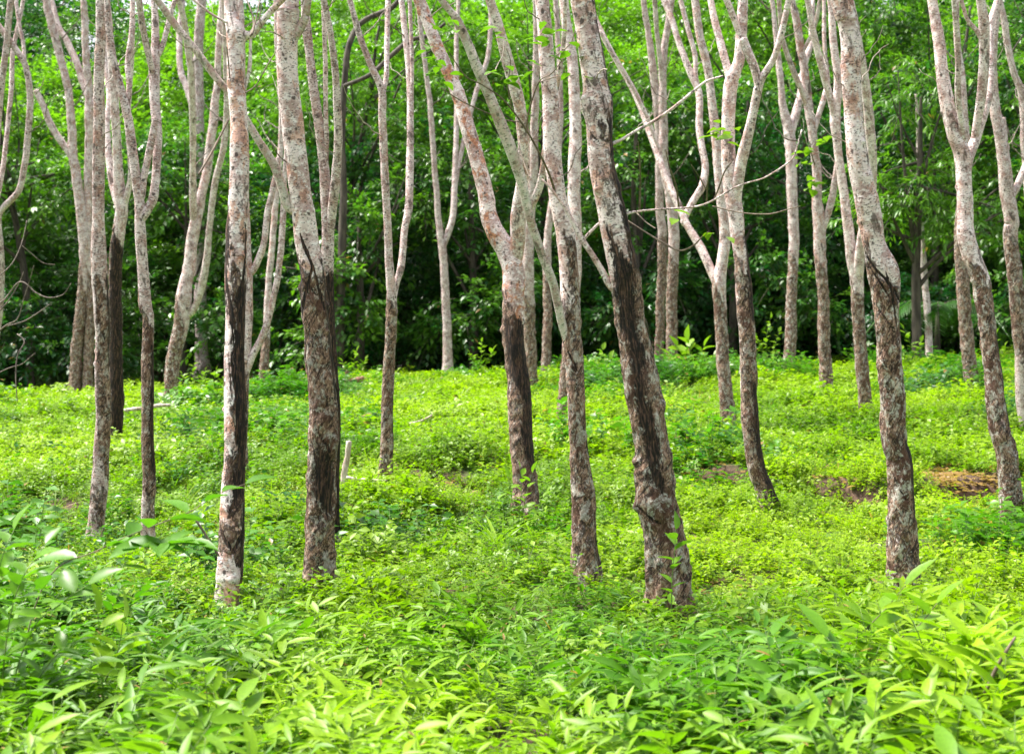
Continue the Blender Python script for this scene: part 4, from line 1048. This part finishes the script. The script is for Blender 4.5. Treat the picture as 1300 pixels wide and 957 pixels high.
for (lab, px, py, h, sd) in [('leafy sapling with small bright leaves left of the white-barked tree at the forest edge', 246, 500, 42, 11),
                             ('short sapling in front of the dark forest right of the fan-armed tree', 272, 500, 30, 12),
                             ('bright sapling at the forest edge just right of the stout knotty tree', 450, 480, 34, 13),
                             ('spindly sapling standing between two trunks right of centre at the forest edge', 975, 462, 58, 14),
                             ('bright sapling beside the very thin whitish tree on the right', 1155, 470, 52, 15),
                             ('leafy sapling at the jungle edge right of the Y-forked thin tree', 612, 470, 36, 16),
                             ('low bright sapling left of the broad forest gap near the rough tree', 760, 476, 32, 17),
                             ('bright sapling at the extreme right under the cut-off tree', 1262, 470, 44, 18)]:
    Yp = min(ray_ground(px, py, .12), 32.5)
    rr = random.Random(sd)
    own_plant('sapling', lab, 'sapling', px, py, Yp, [[(px, py, 0), (px + rr.uniform(-3, 3), py - h * .5, 0), (px + rr.uniform(-8, 8), py - h, 0)],
              [(px, py - 3, 0), (px + 9, py - h * .4, 0), (px + 14, py - h * .7, 0)], [(px, py - 3, 0), (px - 9, py - h * .35, 0), (px - 15, py - h * .6, 0)]], 0, (.10, .18), g=.7, nleaf=12, seed=sd, r=.006, width=1.1, group='saplings at the forest edge')

def tuft(label, px, py, n, h, g, seed):
    rng = np.random.default_rng(seed); Y = ray_ground(px, py, .05)
    base = P(px, py, Y); base[2] = float(ground_z(base[0], base[1]))
    mb = MB()
    pos = np.stack([rng.normal(0, .03, n), rng.normal(0, .03, n), np.full(n, -.01)], -1)
    place_leaves(mb, 'blade', pos, rdir(n, .6, .97, rng), h * rng.uniform(.6, 1.2, n), rng.uniform(.5, 1, n), rng=rng, gt=g, width=1.5)
    o = mb.build('grass_tuft', M['leaf_own']); o.location = base; tag(o, label, 'grass tuft', 'tall grass tufts')
tuft('tall tuft of long arching pale grass blades left of the rough right-of-centre tree', 628, 695, 46, .42, .8, 21)
tuft('smaller tuft of curving grass blades lower left of the centre shrub', 590, 700, 30, .32, .7, 22)
tuft('grass tuft springing up just right of the centre shrub', 690, 690, 30, .30, .7, 23)
tuft('wispy grass tuft in the open weeds at the right', 1252, 715, 22, .32, .6, 24)

# ------------------------------------------------------------------ fallen wood
def stick(name, label, cat, pts, lift, mat, group=None, Y=None, sub=None):
    Y = Y or ray_ground(pts[0][0], pts[0][1], lift)
    base = P(pts[0][0], pts[0][1], Y)
    W = np.array([[*(P(a, b, Y) - base), w * Y / F / 2] for (a, b, w) in pts])
    Q = catmull(W, .03); mb = MB(); simple_tube(mb, Q[:, :3], Q[:, 3], 10, 0, rough=.15)
    for s in (sub or []):
        W = np.array([[*(P(a, b, Y) - base), w * Y / F / 2] for (a, b, w) in s]); Q = catmull(W, .03); simple_tube(mb, Q[:, :3], Q[:, 3], 7, 0, rough=.15)
    o = mb.build(name, M[mat]); o.location = base; tag(o, label, cat, group)
stick('dead_stake', 'pale upright dead stick with a brown foot just right of the stout tree', 'stick', [(436, 615, 8), (438, 596, 8), (441, 580, 7), (443, 560, 7)], .1, 'deadwood')
stick('fallen_branch', 'thin pale fallen branch lying in front of the slim twin-armed rubber tree', 'branch', [(440, 606, 4), (465, 609, 4), (492, 610, 3)], .22, 'deadwood')
stick('fallen_branch', 'pale fallen branch lying across the grass at the left below the fan-armed tree', 'branch', [(158, 521, 5), (180, 518, 5), (200, 515, 5), (216, 514, 4)], .34, 'deadwood')
stick('fallen_branch', 'short bleached stick lying in the sunny weeds left of the centre tree', 'branch', [(520, 538, 3), (535, 534, 3), (549, 527, 2)], .2, 'deadwood')
stick('log', 'short reddish rotten log with a raised stub at the forest edge', 'log', [(431, 489, 9), (445, 485, 9), (462, 481, 8)], .2, 'redwood', sub=[[(442, 486, 6), (440, 478, 5), (441, 470, 4)]])
stick('twig', 'dark bare twig slanting up in the bottom right corner', 'twig', [(1250, 880, 5), (1268, 842, 5), (1289, 808, 3)], .1, 'twig', Y=4.9)
stick('twig', 'thin dry reddish twig leaning toward the white-barked trunk', 'twig', [(278, 706, 2.6), (262, 680, 3), (247, 658, 2.6)], .1, 'twig', Y=7.2)

# bare dead branch with many twigs reaching in at the left edge
def bare_branch():
    Y = 13.0
    lines = [[(-30, 360, 5), (-2, 385, 4), (25, 358, 3), (46, 372, 3), (62, 378, 2.6), (80, 374, 2), (90, 360, 1.5)],
             [(-20, 440, 4), (5, 415, 3.4), (22, 405, 3), (30, 380, 2.5), (38, 355, 2), (43, 337, 1.5)],
             [(5, 415, 3), (30, 408, 2.6), (50, 396, 2.4), (66, 384, 1.8)],
             [(22, 424, 3), (31, 434, 3), (22, 452, 3), (20, 480, 2.5), (22, 510, 1.6)],
             [(-5, 475, 3), (12, 467, 2.5), (28, 462, 2.3), (40, 452, 2), (45, 448, 1.4)],
             [(-5, 400, 3), (12, 380, 2.5), (24, 360, 2), (30, 345, 1.5)],
             [(0, 350, 2.5), (15, 335, 2.5), (24, 318, 2), (30, 300, 2), (34, 280, 1.5)],
             [(28, 312, 2), (40, 322, 2), (55, 334, 1.8), (70, 336, 1.3)]]
    base = P(-30, 640, Y); base[2] = float(ground_z(base[0], base[1]))
    root = empty('dead_shrub', base); tag(root, 'leafless grey shrub with tangled bare twigs reaching in at the left edge', 'dead shrub')
    mb = MB()
    for s in [[(-30, 640, 9), (-34, 520, 8), (-28, 440, 7), (-30, 360, 5)]]:
        W = np.array([[*(P(a, b, Y) - base), w * Y / F / 2] for (a, b, w) in s]); Q = catmull(W, .03); simple_tube(mb, Q[:, :3], Q[:, 3], 8, 0, rough=.1)
    mb.build('stem', M['grey_bark'], root)
    rr = random.Random(4)
    for s in lines:
        a = rr.uniform(-.35, .35)
        W = np.array([[*(P(x, y, Y + a * k / len(s)) - base), w * .6 * Y / F / 2] for k, (x, y, w) in enumerate(s)]); Q = catmull(W, .03)
        mb = MB(); simple_tube(mb, Q[:, :3], Q[:, 3], 6, 0, rough=.1); mb.build('twig', M['dim_twig'], root)
bare_branch()

# leafy twigs hanging before the centre trees, parts of the rough tree and of the nearest tree
def twigs(tree, Y, lines, clusters, seed, gt=.35, lsz=(.05, .09)):
    rng = np.random.default_rng(seed); root = tree['_root']; base = tree['_base']
    for s in lines:
        n = len(s)
        W = np.array([[*(P(a, b, Y[0] + (Y[1] - Y[0]) * k / max(n - 1, 1)) - base), w * Y[0] / F / 2] for k, (a, b, w) in enumerate(s)])
        Q = catmull(W, .02); mb = MB(); simple_tube(mb, Q[:, :3], Q[:, 3], 6, 0, rough=.1); mb.build('twig', M['twig'], root)
    if clusters:
        mb = MB()
        for (x, y, n) in clusters:
            c = P(x, y, Y[1]) - base
            d = rdir(n, -.35, .25, rng)
            place_leaves(mb, 'ovate', c + rng.normal(0, .03, (n, 3)), d, rng.uniform(*lsz, n), rng.uniform(0, 1, n), rng=rng, gt=gt, width=1.1)
        mb.build('leaves', M['leaf_own'], root)
rough_t = TREES[14]; near_t = TREES[18]; white_t = TREES[6]; swollen_t = TREES[26]
Yr, Yn = rough_t['_Y'], near_t['_Y']
twigs(rough_t, (Yr, Yr - 1.2), [[(707, 262, 4), (702, 235, 3), (690, 205, 2.6), (668, 165, 2.4), (640, 128, 2), (612, 108, 1.6), (590, 96, 1.4), (566, 60, 1)],
    [(668, 165, 2), (672, 140, 2), (684, 105, 1.6), (700, 94, 1.3), (713, 78, 1)], [(660, 155, 2), (640, 152, 1.6), (610, 140, 1.4), (585, 128, 1.2), (560, 112, 1)],
    [(684, 105, 1.5), (705, 98, 1.3), (728, 96, 1)], [(650, 140, 1.5), (645, 110, 1.4), (648, 80, 1), (643, 62, .8)], [(655, 150, 2), (660, 190, 1.6), (672, 225, 1.4)]],
    [(690, 42, 4), (700, 58, 4), (684, 52, 3), (722, 60, 3), (652, 95, 4), (640, 92, 3), (672, 90, 3), (545, 38, 3), (548, 75, 5), (552, 95, 4), (568, 95, 3), (575, 38, 2), (625, 38, 3), (728, 80, 2), (732, 93, 2), (640, 50, 3), (645, 104, 3)], 51)
twigs(near_t, (Yn, Yn - .5), [[(812, 268, 2.4), (813, 230, 2), (812, 200, 1.6), (810, 180, 1)], [(862, 264, 2.4), (858, 235, 2), (850, 212, 1.6), (845, 190, 1)],
    [(905, 257, 2.2), (912, 240, 2), (920, 218, 1.8), (932, 202, 1)], [(897, 258, 2), (898, 240, 1.5), (899, 222, 1)], [(896, 240, 1.6), (888, 225, 1.3), (878, 210, 1)],
    [(808, 270, 2), (820, 282, 1.5), (832, 290, 1)], [(790, 276, 2.4), (812, 290, 2), (838, 306, 2.4), (862, 318, 2.4), (880, 312, 2), (892, 300, 1.5), (900, 294, 1)],
    [(905, 262, 2), (940, 270, 1.8), (975, 272, 1.8), (1000, 266, 1.5), (1016, 262, 1)]],
    [(918, 166, 5), (925, 170, 4), (908, 168, 2), (905, 300, 3), (842, 270, 2), (770, 90, 0)], 52, gt=.75)
twigs(white_t, (white_t['_Y'], white_t['_Y'] + .4), [[(318, 46, 3), (322, 30, 2.4), (318, 12, 2), (310, -6, 1.6)], [(320, 44, 3), (326, 20, 2), (330, 0, 1.6)],
    [(288, 60, 1.6), (291, 90, 1.8), (293, 120, 1.6), (296, 148, 2.4)], [(312, 118, 2), (325, 108, 1.6), (340, 82, 1.5), (350, 66, 1.2)], [(252, 222, 3), (268, 195, 3), (280, 172, 3), (290, 152, 3)]], [], 53)
twigs(swollen_t, (swollen_t['_Y'], swollen_t['_Y'] - .6), [], [], 54)
own_tree = TREES[24]
twigs(own_tree, (own_tree['_Y'], own_tree['_Y'] - .8), [[(1036, 215, 2), (1030, 195, 2), (1028, 180, 1.5)]], [(1022, 190, 5), (1020, 208, 4), (1045, 180, 4), (1030, 230, 3), (1052, 172, 3), (1032, 240, 3)], 55, gt=.6, lsz=(.16, .26))

# ------------------------------------------------------------------ light
w = bpy.data.worlds.new('World'); SC.world = w; w.use_nodes = True
nt = w.node_tree; nt.nodes.clear()
sky = nt.nodes.new('ShaderNodeTexSky'); sky.sky_type = 'NISHITA'; sky.sun_disc = False
EL, AZ = 62, -70      # azimuth: degrees from +Y towards +X
sky.sun_elevation = R(EL); sky.sun_rotation = R(AZ); sky.air_density = 1.0; sky.dust_density = 3.0; sky.ozone_density = .6
bg = nt.nodes.new('ShaderNodeBackground'); bg.inputs[1].default_value = .12
ow = nt.nodes.new('ShaderNodeOutputWorld')
hs = nt.nodes.new('ShaderNodeHueSaturation'); hs.inputs['Saturation'].default_value = .3
nt.links.new(sky.outputs[0], hs.inputs['Color']); nt.links.new(hs.outputs[0], bg.inputs[0]); nt.links.new(bg.outputs[0], ow.inputs[0])
sd = bpy.data.lights.new('sun', 'SUN'); sd.energy = 3.7; sd.angle = R(12); sd.color = (1, .95, .87)
so = bpy.data.objects.new('sun', sd); COL.objects.link(so)
dv = Vector((math.sin(R(AZ)) * math.cos(R(EL)), math.cos(R(AZ)) * math.cos(R(EL)), math.sin(R(EL))))
so.rotation_euler = dv.to_track_quat('Z', 'Y').to_euler(); so.location = (0, 0, 20)

# ------------------------------------------------------------------ camera
cd = bpy.data.cameras.new('camera'); cam = bpy.data.objects.new('camera', cd); COL.objects.link(cam)
cam.location = (0, 0, CH); cam.rotation_euler = (R(90), 0, 0)
cd.sensor_width = 36; cd.lens = F * 36 / 1300; cd.shift_y = -(478.5 - CY) / 1300
cd.clip_start = .05; cd.clip_end = 4000
cd.dof.use_dof = True; cd.dof.focus_distance = 8.6; cd.dof.aperture_fstop = 4.0; cd.dof.aperture_blades = 9
SC.camera = cam
vs = SC.view_settings; vs.view_transform = 'Standard'; vs.look = 'None'; vs.gamma = 1; vs.exposure = 1.6; vs.use_curve_mapping = False
SC.cycles.max_bounces = 6; SC.cycles.diffuse_bounces = 4; SC.cycles.transmission_bounces = 4; SC.cycles.transparent_max_bounces = 4
SC.cycles.use_denoising = True
SC.cycles.sample_clamp_indirect = 6
